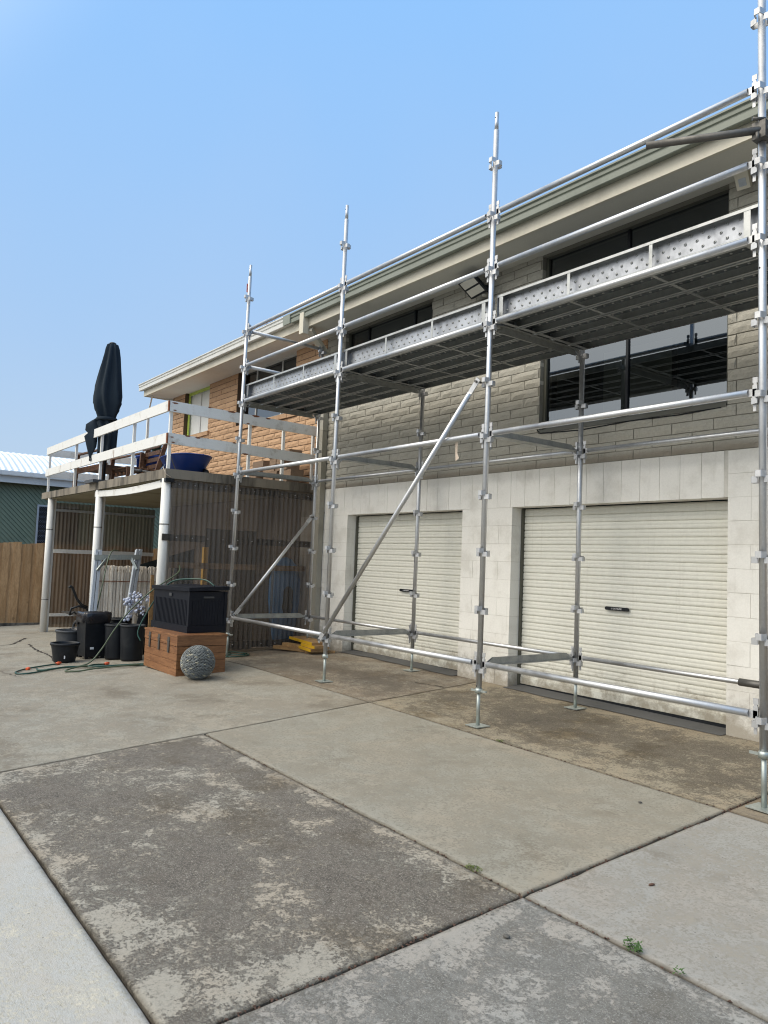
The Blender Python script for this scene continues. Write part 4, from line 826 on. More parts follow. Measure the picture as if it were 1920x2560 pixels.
# timber lounge chair: slatted seat, tilted back, arms, legs
lc = thing('timber_armchair', 'brown slatted timber garden armchair behind the balcony rail', 'chair', (-9.30, -.38, ZB), math.radians(3))
for i in range(8): MB().box(-.80+.19*i, -.69+.19*i, -.30, .32, .34, .36).build('seat_slat', 'teak', lc)
MB().box(-.82, .80, -.33, -.30, .28, .38).build('side_rail', 'teak', lc); MB().box(-.82, .80, .32, .35, .28, .38).build('side_rail', 'teak', lc)
for x, y in ((-.76, -.32), (-.76, .34), (.66, -.32), (.66, .34)):
    MB().bar((x-.03, y, 0), (x+.05, y, .62), .05, .07).build('leg', 'teak', lc)
for y in (-.32, .34): MB().box(-.78, .72, y-.03, y+.03, .62, .645).build('arm', 'teak', lc)
b2 = thing('slatted_bench', 'brown timber bench with a slatted back in front of the blue bin', 'bench', (-8.30, -.22, ZB), math.radians(0))
for i in range(4): MB().box(-.40, .40, .30-.02*i+.0, .32-.02*i, .34+.11*i-.02*0, .41+.11*i).build('back_slat', 'teak', b2)
for i in range(5): MB().box(-.40, .40, -.28+.12*i, -.19+.12*i, .27, .29).build('seat_slat', 'teak', b2)
for x in (-.40, .40): MB().bar((x, .16, 0), (x+.06, .36, .82), .045, .07, (0, 1, 0)).build('leg', 'teak', b2); MB().bar((x, -.26, 0), (x, -.26, .27), .05, .05).build('leg', 'teak', b2)
o = thing('blue_bin', 'blue ribbed plastic bin on the balcony behind the timber bench', 'bin', (-9.3, .42, ZB)); MB().lathe([(.24, 0), (.27, .62), (.30, .63), (.30, .68), (.26, .68), (.22, .1)], (0, 0, 0), 20).build('bin_body', 'blue', o)
for k in range(8): t = 6.283*k/8; MB().bar((.25*math.cos(t), .25*math.sin(t), .03), (.278*math.cos(t), .278*math.sin(t), .6), .02, .02).build('rib', 'blue', o)
o = thing('storage_cabinet', 'low white storage cabinet at the far side of the balcony', 'cabinet', (-10.6, 1.10, ZB)); MB().box(-.45, .45, -.30, .30, 0, .66).build('cabinet_body', 'white', o); MB().box(-.47, .47, -.33, .31, .662, .71).build('lid', 'white', o); MB().box(-.01, .01, -.303, -.3005, .05, .62).build('door_gap', 'frame', o)
pv = thing('awning_pole', 'thin white pole with a diagonal stay to the eave at the far balcony corner', 'pole', (-11.9, 1.22, ZB)); MB().box(-.025, .025, -.025, .025, 0, 2.0).build('pole_shaft', 'pvc', pv); MB().bar((0, 0, 2.0), (.62, -.16, 2.24), .03, .03).build('stay', 'pvc', pv); MB().bar((0, 0, 1.98), (.30, -.02, 1.98), .025, .025).build('arm', 'pvc', pv)
# wheelbarrow
wb = thing('wheelbarrow', 'deep blue wheelbarrow tray with pale lettering at the balcony corner', 'wheelbarrow', (-6.60, -.02, ZB), math.radians(0))
tr = MB(); top = []; bot = []; n = 28
for k in range(n):
    t = 2*math.pi*k/n; c, s_ = math.cos(t), math.sin(t); e = .75
    sx = math.copysign(abs(c)**e, c); sy2 = math.copysign(abs(s_)**e, s_); top.append((sx*.48, sy2*.34, .36+.02*c)); bot.append((sx*.27, sy2*.20, .05))
tr.add(top+bot, [(n+k, n+(k+1) % n, (k+1) % n, k) for k in range(n)]+[tuple(range(2*n-1, n-1, -1))], True); ti = [(x*.97, y*.97, z) for x, y, z in top]; bi = [(x*.96, y*.96, z+.012) for x, y, z in bot]
tr.add(ti+bi, [(k, (k+1) % n, n+(k+1) % n, n+k) for k in range(n)]+[tuple(range(n, 2*n))], True); trm = tr.build('tray', 'blue', wb)
MB().tube([Vector(p) for p in top]+[Vector(top[0])], .011, 8, caps=False).build('rolled_rim', 'blue', wb)
MB().tube([(.42, .18, .04), (.1, .2, .045), (-.4, .22, .12), (-.85, .24, .2)], .016, 8).build('handle_tube', 'dull', wb); MB().tube([(.42, -.18, .04), (.1, -.2, .045), (-.4, -.24, .12), (-.72, -.42, .17)], .016, 8).build('handle_tube', 'dull', wb)
MB().tube([(-.72, -.42, .17), (-.88, -.50, .19)], .022, 8).build('grip', 'dgrey', wb); MB().lathe([(.05, -.04), (.17, -.04), (.19, 0), (.17, .04), (.05, .04)], (0, 0, 0), 20).build('wheel', 'black', wb).rotation_euler = (math.radians(90), 0, 0)
for c_ in wb.children:
    if c_.name.startswith('wheel'): c_.location = (.30, .20, .10); c_.scale = (.5, .5, .8)
for x in (.0, .24): MB().bar((x, -.225, .08), (x, -.345, .34), .022, .006, (0, 1, 0)).build('brace_strap', 'dull', wb); MB().bar((x, -.222, .03), (x, -.24, .105), .024, .012, (0, 1, 0)).build('pale_foot', 'white', wb)
text('SHERLOCK', .075, 'lettering', 'ltext', trm, (-.22, -.285, .20), (math.radians(66), math.radians(-4), math.radians(-12)), ext=.002)
# paver pile at the wall
PL = ['taupe brick at the house end of the bottom row of the balcony pile', 'middle taupe brick in the bottom row of the balcony pile', 'taupe brick farthest left in the bottom row of the balcony pile', 'taupe brick at the downpipe end of the second row of the pile', 'middle taupe brick of the second row of the pile', 'taupe brick at the left of the second row beside a rail post', 'taupe brick at the left of the third row of the pile', 'taupe brick at the downpipe end of the third row of the pile', 'middle taupe brick of the third row of the pile', 'half brick under the right top brick of the pile', 'full length brick topping the left heap of the pile', 'half brick in the fourth row under the top left half brick', 'rightmost half brick on the very top of the pile', 'middle half brick on the very top of the pile', 'leftmost half brick on the very top of the pile']
for i, (x, y, z, s_, lb) in enumerate([(-5.50, 1.18, 0, .40, 'a'), (-5.95, 1.16, 0, .40, 'b'), (-6.40, 1.2, 0, .40, 'c'), (-5.42, 1.2, .105, .40, ''), (-5.86, 1.18, .105, .40, ''), (-6.55, 1.2, .105, .40, ''), (-6.45, 1.2, .21, .40, ''), (-5.55, 1.2, .21, .4, ''), (-5.95, 1.2, .21, .4, ''), (-5.60, 1.2, .315, .20, ''), (-6.35, 1.22, .315, .40, ''), (-5.82, 1.2, .315, .20, ''), (-5.40, 1.2, .42, .19, ''), (-5.62, 1.2, .42, .20, ''), (-5.85, 1.19, .42, .18, '')]):
    o = link('paver', None) if False else MB().box(-s_/2, s_/2, -.11, .11, 0, .10).build('paver', 'brickpile', None, (x, y, ZB+.003+z)); o.rotation_euler = (0, 0, random.uniform(-.06, .06)); tag(o, PL[i], 'brick', 'loose bricks piled on the balcony')

# ================================================================== THINGS ON THE GROUND
# chest
ch = thing('wooden_chest', 'stained pine chest with three iron clasps under the black box', 'chest', (-4.085, -.935, g(-4.06, -.9)-.006), math.radians(0)); CW, CD_, CH = 1.02, .60, .47
for j in range(4):
    h0 = .335*j/4; h1 = .335*(j+1)/4-.003
    MB().box(-CW/2, CW/2, -CD_/2, -CD_/2+.02, h0, h1).build('front_board', 'chest', ch); MB().box(CW/2-.021, CW/2-.001, -CD_/2+.0205, CD_/2, h0, h1).build('side_board', 'chest', ch); MB().box(-CW/2+.001, -CW/2+.021, -CD_/2+.0205, CD_/2, h0, h1).build('side_board', 'chest', ch)
MB().box(-CW/2+.022, CW/2-.022, CD_/2-.02, CD_/2-.001, 0, .33).build('back_board', 'chest', ch)
lid = MB().box(-CW/2-.004, CW/2+.004, -CD_/2-.004, CD_/2+.004, .338, .440).build('lid', 'chest', ch); MB().box(-CW/2-.010, CW/2+.010, -CD_/2-.010, CD_/2+.010, .4405, .462).build('lid_panel', 'chest', lid)
for x in (-.33, -.03, .27):
    k = MB(); k.box(x-.030, x+.030, -CD_/2-.012, -CD_/2-.0045, .352, .425).box(x-.036, x+.036, -CD_/2-.018, -CD_/2-.012, .372, .385).prism([(x-.022, .35), (x-.018, .245), (x+.018, .245), (x+.022, .35)], 'y', -CD_/2-.014, -CD_/2-.001); k.build('clasp', 'iron', ch)
# black deck box on the chest
bb = thing('deck_box', 'black ribbed plastic storage box with an ajar lid on the wooden chest', 'storage box', (-4.254, -.828, ch.location.z+.4635), math.radians(6)); BW, BD, BH = .90, .50, .48
MB().box(-BW/2, BW/2, -BD/2, BD/2, 0, BH).build('box_body', 'blackb', bb); rb = MB()
for k in range(24): x = -BW/2+.07+k*(BW-.14)/23; rb.box(x-.009, x+.009, -BD/2-.005, -BD/2-.0005, .085, BH-.10)
o = rb.build('front_louvre', 'blackb', bb); o['kind'] = 'stuff'
rb = MB()
for k in range(11): y = -BD/2+.06+k*(BD-.12)/10; rb.box(BW/2+.0005, BW/2+.004, y-.018, y+.018, .085, BH-.10)
o = rb.build('side_louvre', 'blackb', bb); o['kind'] = 'stuff'
MB().box(-BW/2-.006, BW/2+.008, -BD/2-.016, -BD/2-.0005, 0, .078).box(BW/2+.0005, BW/2+.010, -BD/2-.010, BD/2, 0, .078).build('plinth', 'blackb', bb); MB().box(BW/2-.03, BW/2+.009, -BD/2-.010, -BD/2+.03, .079, BH-.002).build('corner_post', 'blackb', bb); MB().box(BW/2+.0005, BW/2+.009, BD/2-.035, BD/2+.002, .079, BH-.002).build('corner_post', 'blackb', bb)
o = MB().box(-BW/2-.02, BW/2+.025, -BD/2-.025, BD/2+.02, 0, .045).build('lid', 'blackb', bb, (0, 0, BH+.008)); o.rotation_euler = (math.radians(1.8), math.radians(-.8), 0)
MB().box(-.03, .03, -BD/2-.014, -BD/2-.001, BH-.07, BH-.035).build('latch', 'dgrey', bb); MB().box(BW/2+.001, BW/2+.012, -.07, .07, BH-.075, BH-.055).build('side_handle', 'dgrey', bb)
# pebble ball
pb = thing('pebble_ball', 'grey pebble mosaic garden sphere leaning at the corner of the wooden chest', 'garden ornament', (-3.308, -1.095, g(-3.3, -1.1)+.182)); RB = .188
MB().lathe([(max(.002, (RB-.010)*math.sin(math.pi*k/18)), -(RB-.010)*math.cos(math.pi*k/18)) for k in range(19)], seg=32).build('core', 'grout', pb)
pm_ = []
for v in range(5):
    m_ = MB(); rnd = random.Random(v); L = .0185+.004*rnd.random(); H = .0058+.002*rnd.random(); vs = []; ring = 8
    for rr, dd in ((1, -.004), (.92, .004), (.5, .008)):
        for k in range(ring): t = 6.283*k/ring; vs.append((dd, rr*L*math.cos(t)*(1+.1*rnd.uniform(-1, 1)), rr*H*math.sin(t)))
    m_.add(vs, [(i*ring+k, i*ring+(k+1) % ring, (i+1)*ring+(k+1) % ring, (i+1)*ring+k) for i in range(2) for k in range(ring)]+[tuple(range(2*ring, 3*ring))], True); pm_.append(m_)
rows_ = 38; allp = []
for r in range(1, rows_):
    ph = math.pi*r/rows_; z = -math.cos(ph); rr = math.sin(ph); n = max(3, int(2*math.pi*rr*RB/.036))
    for k in range(n): allp.append((2*math.pi*(k+(.5 if r % 2 else 0)+random.uniform(-.12, .12))/n, ph+random.uniform(-.012, .012)))
cdir = (Vector(CAM)-pb.location).normalized(); tilt = Matrix.Rotation(math.radians(14), 3, 'Y')
def pd(t, ph): return tilt @ Vector((math.sin(ph)*math.cos(t), math.sin(ph)*math.sin(t), -math.cos(ph)))
allp.sort(key=lambda a: -pd(*a).dot(cdir)); pme = []
for m_ in pm_:
    for mt in ('pebble', 'pebble', 'pebble', 'pebble_l'):
        me = m_.mesh('pebble'); me.materials.append(MAT[mt]); pme.append(me)
rest = MB()
for i, (t, ph) in enumerate(allp):
    d = pd(t, ph); tang = (tilt @ Vector((-math.sin(t), math.cos(t), 0))); ax = d.cross(tang); R3 = Matrix((d, tang, ax)).transposed() @ Matrix.Rotation(random.uniform(-.25, .25), 3, 'X')
    if i < 300:
        me = random.choice(pme) if random.random() < .35 else pme[random.choice((0, 1, 2, 4, 5, 6, 8, 9, 10, 12, 13, 14, 16, 17, 18))]; o = link('pebble', me, pb); o.matrix_local = Matrix.Translation(d*(RB-.006)) @ R3.to_4x4()
    else:
        m_ = random.choice(pm_); rest.add([tuple(R3 @ Vector(v)+d*(RB-.006)) for v in m_.v], m_.f, True)
rest.build('pebble_remainder', 'pebble', pb)['kind'] = 'stuff'
# bins, tubs, planters
def tub(name, label, cat, x, y, r0, r1, h, mat='black', rim=.012, sy_=1., sticker=None, handle_=False):
    o = thing(name, label, cat, (x, y, g(x, y)+.009)); MB().lathe([(r0*.97, 0), (r0, .01), (r1, h-.03), (r1, h-.02), (r1-.008, h-.02), (r0-.01, .03), (.002, .03)], seg=32, sy_=sy_).build('tub_body', mat, o)
    MB().lathe([(r1, h-.032), (r1+rim, h-.030), (r1+rim, h-.004), (r1+rim-.004, h), (r1-.008, h), (r1-.009, h-.025)], seg=32, sy_=sy_).build('rim', mat, o)
    for (ang, z, w_, hh) in (sticker or []):
        b = MB(); rr = r0+(r1-r0)*z/h+.0025; q = []
        for da, dz in ((-w_, -hh), (w_, -hh), (w_, hh), (-w_, hh)): q.append((rr*math.cos(ang+da), rr*math.sin(ang+da)*sy_, z+dz))
        b.quad(*q); b.build('label_sticker', 'white', o)
    if handle_: MB().tube([(r1*math.cos(a)*.9, r1*.2+r1*math.sin(a)*.3, h+.03*math.sin(a)) for a in [math.pi*k/8 for k in range(9)]], .006, 6).build('handle', 'dgrey', o)
    return o
A0 = -.60
tub('plastic_tub', 'low wide black plastic tub nearest the camera beside the orange hose fitting', 'tub', -5.78, -1.86, .135, .172, .245, sticker=[(A0+.35, .08, .05, .028)])
tub('plastic_bucket', 'dark grey bucket with thick rim and white sticker behind the low black tub', 'bucket', -6.455, -1.63, .15, .178, .36, 'dgrey', .016, sticker=[(A0+.05, .17, .05, .012)], handle_=True)
bn = thing('rubbish_bin', 'square black bin with a black bag folded over its rim', 'bin', (-6.04, -1.44, g(-6, -1.4)+.03), math.radians(4))
def frus(a, b, h, z0=0.): return [(-a, -a, z0), (a, -a, z0), (a, a, z0), (-a, a, z0), (-b, -b, h), (b, -b, h), (b, b, h), (-b, b, h)]
BX = [(3, 2, 1, 0), (4, 5, 6, 7), (0, 1, 5, 4), (1, 2, 6, 5), (2, 3, 7, 6), (3, 0, 4, 7)]
MB().add(frus(.138, .172, .56), BX).build('bin_body', 'black', bn); MB().box(.1475, .152, -.08, -.03, .10, .13).build('label_sticker', 'white', bn)
for x, y in ((-.11, -.11), (.11, -.11), (.11, .11), (-.11, .11)): MB().box(x-.02, x+.02, y-.02, y+.02, -.03, 0).build('foot', 'black', bn)
bg_ = MB(); n = 48; vs = []
for (s_, z) in ((.14, .575), (.186, .60), (.198, .575), (.202, .53), (.196, .48), (.188, .455)):
    for k in range(n):
        t = 2*math.pi*k/n; c, s2 = math.cos(t), math.sin(t); e = .45; rr = s_*(1+.05*mnoise.noise(Vector((c*4, s2*4, z*9)))); sag = (.055*mnoise.noise(Vector((c*2, s2*2, 4)))-(.05 if c < -.2 else 0))*(1 if z < .56 else .25)
        vs.append((math.copysign(abs(c)**e, c)*rr, math.copysign(abs(s2)**e, s2)*rr, z+sag))
bg_.add(vs, [(i*n+(k+1) % n, i*n+k, (i+1)*n+k, (i+1)*n+(k+1) % n) for i in range(5) for k in range(n)]+[tuple(range(n))], True); bg_.build('bin_bag', 'bag', bn)
def planter(x, y, r, h, label):
    o = thing('planter_pot', label, 'planter', (x, y, g(x, y)+.009)); MB().lathe([(r*.86, 0), (r*.87, .02), (r, h-.02), (r, h), (r-.006, h), (r-.01, h-.014), (.002, h-.012)], seg=30).build('pot', 'black', o); MB().lathe([(r+.001, h-.028), (r+.006, h-.024), (r+.006, h-.002), (r+.001, h)], seg=30).build('rim', 'black', o); return o
planter(-5.67, -1.235, .155, .46, 'tall upturned black pot between the bagged bin and the next pot'); planter(-5.35, -1.13, .160, .46, 'tall black pot right beside the wooden chest')
planter(-6.25, -1.0, .15, .50, 'tall black pot half hidden behind the bagged bin')
vz = thing('flower_vase', 'black vase of pale lilac ball flowers standing behind the black pots', 'vase', (-5.98, -.76, g(-6, -.8)+.009)); MB().lathe([(.07, 0), (.085, .1), (.10, .4), (.085, .55), (.09, .58), (.08, .58), (.07, .5), (.002, .5)], seg=20).build('vase_body', 'black', vz)
stm = MB(); fb = MB(); fm = None
random.seed(21); sph = MB().lathe([(max(.001, .021*math.sin(math.pi*k/6)), -.021*math.cos(math.pi*k/6)) for k in range(7)], seg=8).mesh('flower_head'); sph.materials.append(MAT['flower'])
for k in range(26):
    a = random.random()*6.28; rr = random.uniform(.05, .26); z = random.uniform(.50, .84); tip = Vector((rr*math.cos(a)*.8-.02, rr*math.sin(a)-.07, z)); p0 = Vector((.03*math.cos(a), .03*math.sin(a), .45)); md = (p0+tip)/2+Vector((0, 0, .08)); stm.tube([p0, md, tip], .0022, 4)
    for j in range(5): q = tip+Vector((random.uniform(-.035, .035), random.uniform(-.05, .05), random.uniform(-.05, .03))); stm.tube([tip, q], .0015, 3); link('flower_head', sph, vz, tuple(q)).scale = (random.uniform(.6, 1.1),)*3
stm.build('stems', 'stem', vz)
# leaning steel frame
A, B_ = Vector((-6.95, -1.235, 1.36)), Vector((-6.95, -.625, 1.395)); a1, b1 = Vector((-6.50, -1.40, .445)), Vector((-6.50, -.895, .305))
def ext(p, q): d = q-p; t = (p.z-g(q.x, q.y)-.02)/(p.z-q.z); return p+d*t
FA, FB = ext(A, a1), ext(B_, b1)
tf = thing('steel_trestle', 'galvanised steel trestle frame of channel legs leaning against the pickets', 'trestle', (FB.x, FB.y, FB.z)); L_ = lambda v: v-tf.location
for p, q in ((A, FA), (B_, FB)):
    for o_ in (-.026, .026): dd = Vector((.04, .06+o_, 0)); MB().bar(L_(p+dd), L_(q+dd), .040, .06, (1, 0, 0)).build('leg', 'chan', tf)
for s_ in (.12,):
    c1 = A.lerp(FA, .07); c2 = B_.lerp(FB, .075); MB().bar(L_(c1+Vector((.09, .0, 0))), L_(c2+Vector((.09, .08, 0))), .03, .075).build('cross_bar', 'jack', tf)
    MB().bar(L_(A.lerp(FA, .20)+Vector((.08, .06, 0))), L_(A.lerp(FA, .08)+Vector((.085, .18, 0))), .02, .04).build('gusset_strut', 'jack', tf); MB().bar(L_(B_.lerp(FB, .20)+Vector((.08, .06, 0))), L_(B_.lerp(FB, .08)+Vector((.085, -.06, 0))), .02, .04).build('gusset_strut', 'jack', tf)
# bundle of pickets
pk_ = thing('picket_bundle', 'bundle of weathered white pickets stood upright under the balcony', 'pickets', (-7.3, -.45, g(-7.3, -.5)+.01))
pmh = MB(); pmh.prism([(-.014, 0), (.014, 0), (.014, 1.13), (.008, 1.16), (.008, 1.185), (.012, 1.195), (.012, 1.235), (-.012, 1.235), (-.012, 1.195), (-.008, 1.185), (-.008, 1.16), (-.014, 1.13)], 'x', -.01, .01); pmm = pmh.mesh('picket'); pmm.materials.append(MAT['laths'])
for j in range(2):
    for k in range(34):
        o = link('picket', pmm, pk_, (.03*j*1.4-.02+random.uniform(-.006, .006), -.60+.0355*k+.017*j, random.uniform(-.015, .02))); o.rotation_euler = (random.uniform(-.012, .012), random.uniform(-.02, .02), random.uniform(-.2, .2))
MB().box(.05, .058, -.6, .58, 1.00, 1.012).build('tie_wire', 'rust', pk_)
lp = thing('timber_boards', 'raw brown boards stood behind the deck box beside the corner post', 'timber', (-5.75, -.58, g(-5.7, -.5)+.01))
for k in range(5): MB().box(-.01, .01, -.20+.052*k, -.155+.052*k, 0, 1.1-.13*k % .3).build('board', 'lvl', lp)
sh = thing('shade_cloth', 'dark folded shade cloth hanging behind the pickets', 'cloth', (-7.9, -.05, .95)); c_ = MB(); vs = []
for j in range(5):
    for i in range(9): vs.append((.03*math.sin(i*1.7+j), -.45+.16*i, -.45+.14*j+(.05*i if j == 4 else 0)))
c_.add(vs, [(j*9+i, j*9+i+1, (j+1)*9+i+1, (j+1)*9+i) for j in range(4) for i in range(8)], True); c_.build('cloth_fold', 'tarp', sh)
# iron bench end
be = thing('iron_bench', 'dark cast iron bench end standing in the carport behind the bagged bin', 'bench', (-8.5, -.98, g(-8.5, -1)+.01))
MB().tube([(0, -.16, .90), (0, -.13, .93), (0, -.10, .90), (0, -.02, .72), (0, .06, .62), (0, .16, .58)], .022, 8).tube([(0, -.12, .45), (0, -.10, .56), (0, .02, .60), (0, .16, .55), (0, .18, .40)], .018, 8).tube([(0, -.12, .45), (0, -.05, .50), (0, .04, .42)], .014, 8).tube([(0, -.08, 0), (0, -.04, .3), (0, .04, .42), (0, .16, .40), (0, .20, 0)], .022, 8).build('bench_end', 'black', be)
for k in range(4): MB().box(-.9, .02, -.02+.07*k, .03+.07*k, .43, .45).build('seat_slat', 'dtimber', be)
# hoses
def spline(pts, n=10):
    P = [Vector(p) for p in pts]; P = [P[0]]+P+[P[-1]]; out = []
    for i in range(1, len(P)-2):
        for k in range(n):
            t = k/n; a, b, c, d = P[i-1], P[i], P[i+1], P[i+2]; out.append(.5*((2*b)+(-a+c)*t+(2*a-5*b+4*c-d)*t*t+(-a+3*b-3*c+d)*t**3))
    out.append(P[-2]); return out
def gp(x, y, h=.016): return (x, y, g(x, y)+h)
hs = thing('garden_hose', 'green garden hose looped on the concrete before the black tubs with orange fittings', 'hose', gp(-5.2, -1.9, 0)); LH = lambda pts: [Vector(p)-hs.location for p in pts]
MB().tube(LH(spline([gp(-5.50, -2.02), gp(-5.38, -2.25), gp(-5.22, -2.46), gp(-5.0, -2.60), gp(-4.84, -2.60), gp(-4.80, -2.48), gp(-4.95, -2.25), gp(-5.05, -2.05), gp(-5.0, -1.8), gp(-4.85, -1.55), gp(-4.80, -1.35), gp(-4.75, -1.15)], 12)), .0095, 8).build('hose_loop', 'hose', hs)
MB().tube(LH(spline([gp(-5.18, -2.33), gp(-5.02, -2.34), gp(-4.92, -2.22, .03), gp(-4.98, -2.0, .03), gp(-4.90, -1.72), gp(-4.72, -1.42), gp(-4.64, -1.2)], 12)), .0095, 8).build('hose_loop', 'hose', hs)
MB().tube(LH(spline([gp(-4.70, -1.12), gp(-4.62, -1.45, .03), gp(-4.60, -1.80, .03), gp(-4.60, -2.0), gp(-4.68, -2.12), gp(-4.80, -2.08), gp(-4.88, -1.95, .03), gp(-4.92, -1.80, .03)], 12)), .0095, 8).build('hose_loop', 'hose2', hs)
MB().tube(LH(spline([gp(-4.68, -1.15), gp(-4.72, -1.5, .03), gp(-4.78, -1.75, .03), gp(-4.86, -1.82, .03), gp(-4.98, -1.72, .03), gp(-5.05, -1.55)], 12)), .0095, 8).build('hose_loop', 'hose', hs)
# the end that rises over the deck box
zt_ = bb.location.z+BH+.06
MB().tube(LH(spline([gp(-4.98, -2.0), gp(-5.0, -1.78, .05), (-5.05, -1.62, .12), (-5.0, -1.48, .38), (-4.95, -1.30, .64), (-4.92, -1.05, .88), (-5.0, -.70, 1.10), (-5.2, -.6, 1.2)], 12)), .0095, 8).build('hose_riser', 'hose2', hs)
MB().tube(LH(spline([gp(-4.85, -1.20, .30), (-4.90, -1.22, .36), (-4.86, -1.12, .62), (-4.70, -1.02, .88), (-4.52, -.95, 1.01), (-4.25, -.86, zt_+.075), (-3.98, -.76, zt_+.075), (-3.84, -.70, zt_+.01)], 12)), .0095, 8).build('hose_riser', 'hose', hs)
MB().tube(LH(spline([gp(-6.6, -1.25, .55), (-6.5, -1.22, .8), (-6.62, -1.12, 1.2), (-6.75, -1.02, 1.36), (-6.85, -.9, 1.37)], 10)), .009, 8).build('hose_riser', 'hose2', hs)
for p, q in ((gp(-5.56, -1.96, .02), gp(-5.50, -2.03, .02)), (gp(-5.10, -1.50, .02), gp(-5.04, -1.57, .02)), (gp(-5.20, -2.44, .02), gp(-5.23, -2.40, .02))): MB().tube(LH([p, Vector(p).lerp(Vector(q), .5), q]), [.016, .021, .015], 10).build('hose_fitting', 'orange', hs)
h2 = tag(MB().tube(spline([gp(-5.05, .15), gp(-4.9, .0), gp(-4.72, -.02), gp(-4.66, .1), gp(-4.75, .28), gp(-4.95, .32), gp(-5.1, .22, .03), gp(-5.05, .08, .03), gp(-4.85, .05, .03), gp(-4.72, .18, .03), gp(-4.85, .3, .03)], 10), .009, 8).build('garden_hose', 'hose'), 'small green hose coil lying behind the leftmost scaffold standard', 'hose')

# ================================================================== FENCE, NEIGHBOUR, TREE
fn = thing('paling_fence', 'brown timber paling fence left of the carport', 'fence', (-14.3, 0, 0)); random.seed(5)
k = 0; y = -9.0
pls = []
for v in range(5):
    m_ = MB(); h = 1.83+.012*v; m_.prism([(0, -.42), (.148, -.42), (.148+.002*v, h-.38), (.001*v, h-.385)], 'x', -.008, .008); me = m_.mesh('paling'); me.materials.append(MAT['fence']); pls.append(me)
while y < 7.0:
    o = link('paling', pls[k % 5], fn, ((.010 if k % 2 else -.008)+random.uniform(-.003, .003), y, .005*math.sin(y))); o.rotation_euler = (random.uniform(-.006, .006), 0, random.uniform(-.03, .03)); y += .118; k += 1
MB().box(-.06, -.02, -9, 7, .1, .18).build('fence_rail', 'fence', fn); MB().box(-.06, -.02, -9, 7, 1.1, 1.18).build('fence_rail', 'fence', fn)
MB().box(.02, .06, -9, 7, -.44, -.36).build('kerb_edge', 'slab_edge', fn)
nb = thing('neighbour_house', 'green boarded neighbour house with white corrugated roof beyond the fence', 'house', (-22, 0, 0))
MB().box(-6.5, -.02, -9, 7.2, -.6, 3.60).build('wall', 'board', nb)
random.seed(9); n = 0; s_ = -12.0; bdm = MB(); bdm.bar((0, 0, 0), (0, 3.0, -3.0), .018, .135, (0, .707, .707)); 
while s_ < 14:      # diagonal weatherboards clipped to the wall
    y0_, z0_ = s_, 3.58; a = max(y0_, -9.0); b_ = min(y0_+4.2, 7.2)
    if b_-a > .05:
        m_ = MB(); q = [(a, 3.58-(a-y0_)), (b_, 3.58-(b_-y0_)), (b_, 3.58-(b_-y0_)-.135 if True else 0), (a, 3.58-(a-y0_)-.135)]; m_.add([(-.005, *q[0]), (-.005, *q[1]), (.012, *q[2]), (.012, *q[3])], [(0, 3, 2, 1)]); m_.quad((.012, *q[3]), (.012, *q[2]), (-.012, q[2][0], q[2][1]+.001), (-.012, q[3][0], q[3][1]+.001))
        m_.build('weatherboard', 'board', nb)
    s_ += .15
rf = MB(); vs = []; k = 0; P = .19; n = int(17.5/P*6)
for i in range(n+1):
    y = -9.5+i*P/6; dz = .022*math.cos(2*math.pi*i/6)
    for t in range(6): xx = .38-3.6*t/5; vs.append((xx, y, 3.80+1.15*math.sin(t/5*math.pi/2)*.82+dz))
rf.add(vs, [(i*6+t, (i+1)*6+t, (i+1)*6+t+1, i*6+t+1) for i in range(n) for t in range(5)], True); rf.build('corrugated_roof', 'roof_w', nb)
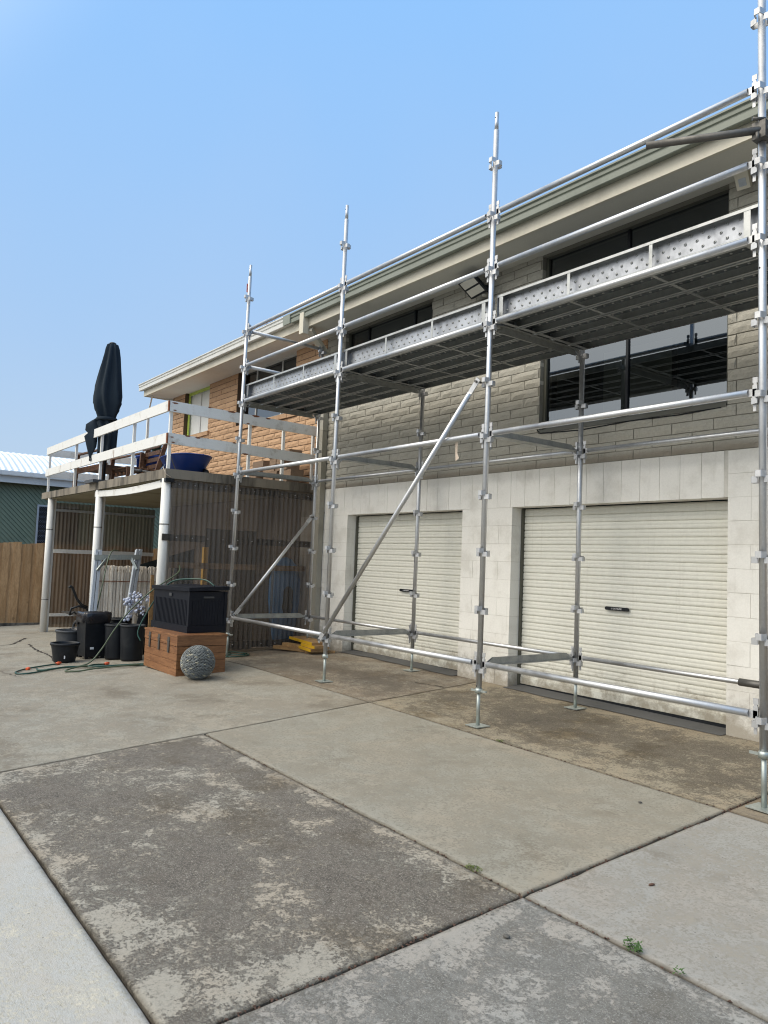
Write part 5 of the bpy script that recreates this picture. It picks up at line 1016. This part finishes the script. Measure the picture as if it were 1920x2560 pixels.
MB().box(.36, .48, -9.5, 8.0, 3.66, 3.78).build('gutter', 'white', nb); MB().box(.20, .35, -9.5, 8, 3.42, 3.655).build('fascia', 'neighbour_white', nb); MB().box(0, .34, -9.5, 8.0, 3.58, 3.62).build('soffit', 'neighbour_white', nb)
w_ = MB().box(.02, .05, 1.28, 1.34, .6, 2.80).box(.02, .05, 1.34, 2.6, 2.74, 2.80).build('window_frame', 'chan', nb); MB().box(.015, .02, 1.34, 2.6, .6, 2.74).build('pane', 'screen', w_)
gm_ = MB()
for k in range(14):
    for s2 in (-1, 1):
        z = .6+.16*k; pts = [(.035, 1.34+.07*j, z+(.08 if (j % 2) ^ (s2 > 0) else 0)) for j in range(19)]; gm_.tube(pts, .008, 4)
gm_.build('security_grille', 'grille', w_)
nw = thing('white_shed', 'pale neighbouring shed roof line seen under the balcony rail', 'shed', (-30, 9.5, 0)); MB().box(-2, 2, -3, 3.5, -.5, 4.4).build('wall', 'neighbour_white', nw); MB().prism([(-3.2, 4.4), (3.7, 4.4), (3.6, 4.55), (0, 5.3), (-3.1, 4.55)], 'x', -2.3, 2.3).build('roof', 'roof_w', nw)
def conifer(x, y, h, r, label, seed):
    t = thing('conifer_tree', label, 'tree', (x, y, -.5)); rnd = random.Random(seed); MB().tube([(0, 0, 0), (.05, 0, h*.5), (0, 0, h*.98)], [.22, .13, .02], 8).build('trunk', 'bark', t); c = MB()
    for k in range(2600):
        u = rnd.random()**.8; z = h*(.12+.88*u); rr = r*(1-u)**.75*(.25+.75*rnd.random())*(1+.35*math.sin(z*5)); a = rnd.random()*6.283; p = Vector((rr*math.cos(a), rr*math.sin(a), z+.25*rr)); d = Vector((math.cos(a), math.sin(a), rnd.uniform(.1, 1.1))).normalized()*rnd.uniform(.15, .40); s2 = d.cross(Vector((0, 0, 1))).normalized()*.05; c.quad(p-s2, p+s2, p+d+s2*.3, p+d-s2*.3)
    c.build('crown', 'needle', t); return t
conifer(-31, 8.45, 7.15, 1.1, 'dark conifer whose tip shows between the balcony rails', 3); conifer(-33, 10.4, 5.4, 3.0, 'broad dark conifer seen low behind the balcony corner', 8)
print('objects', len(bpy.data.objects))
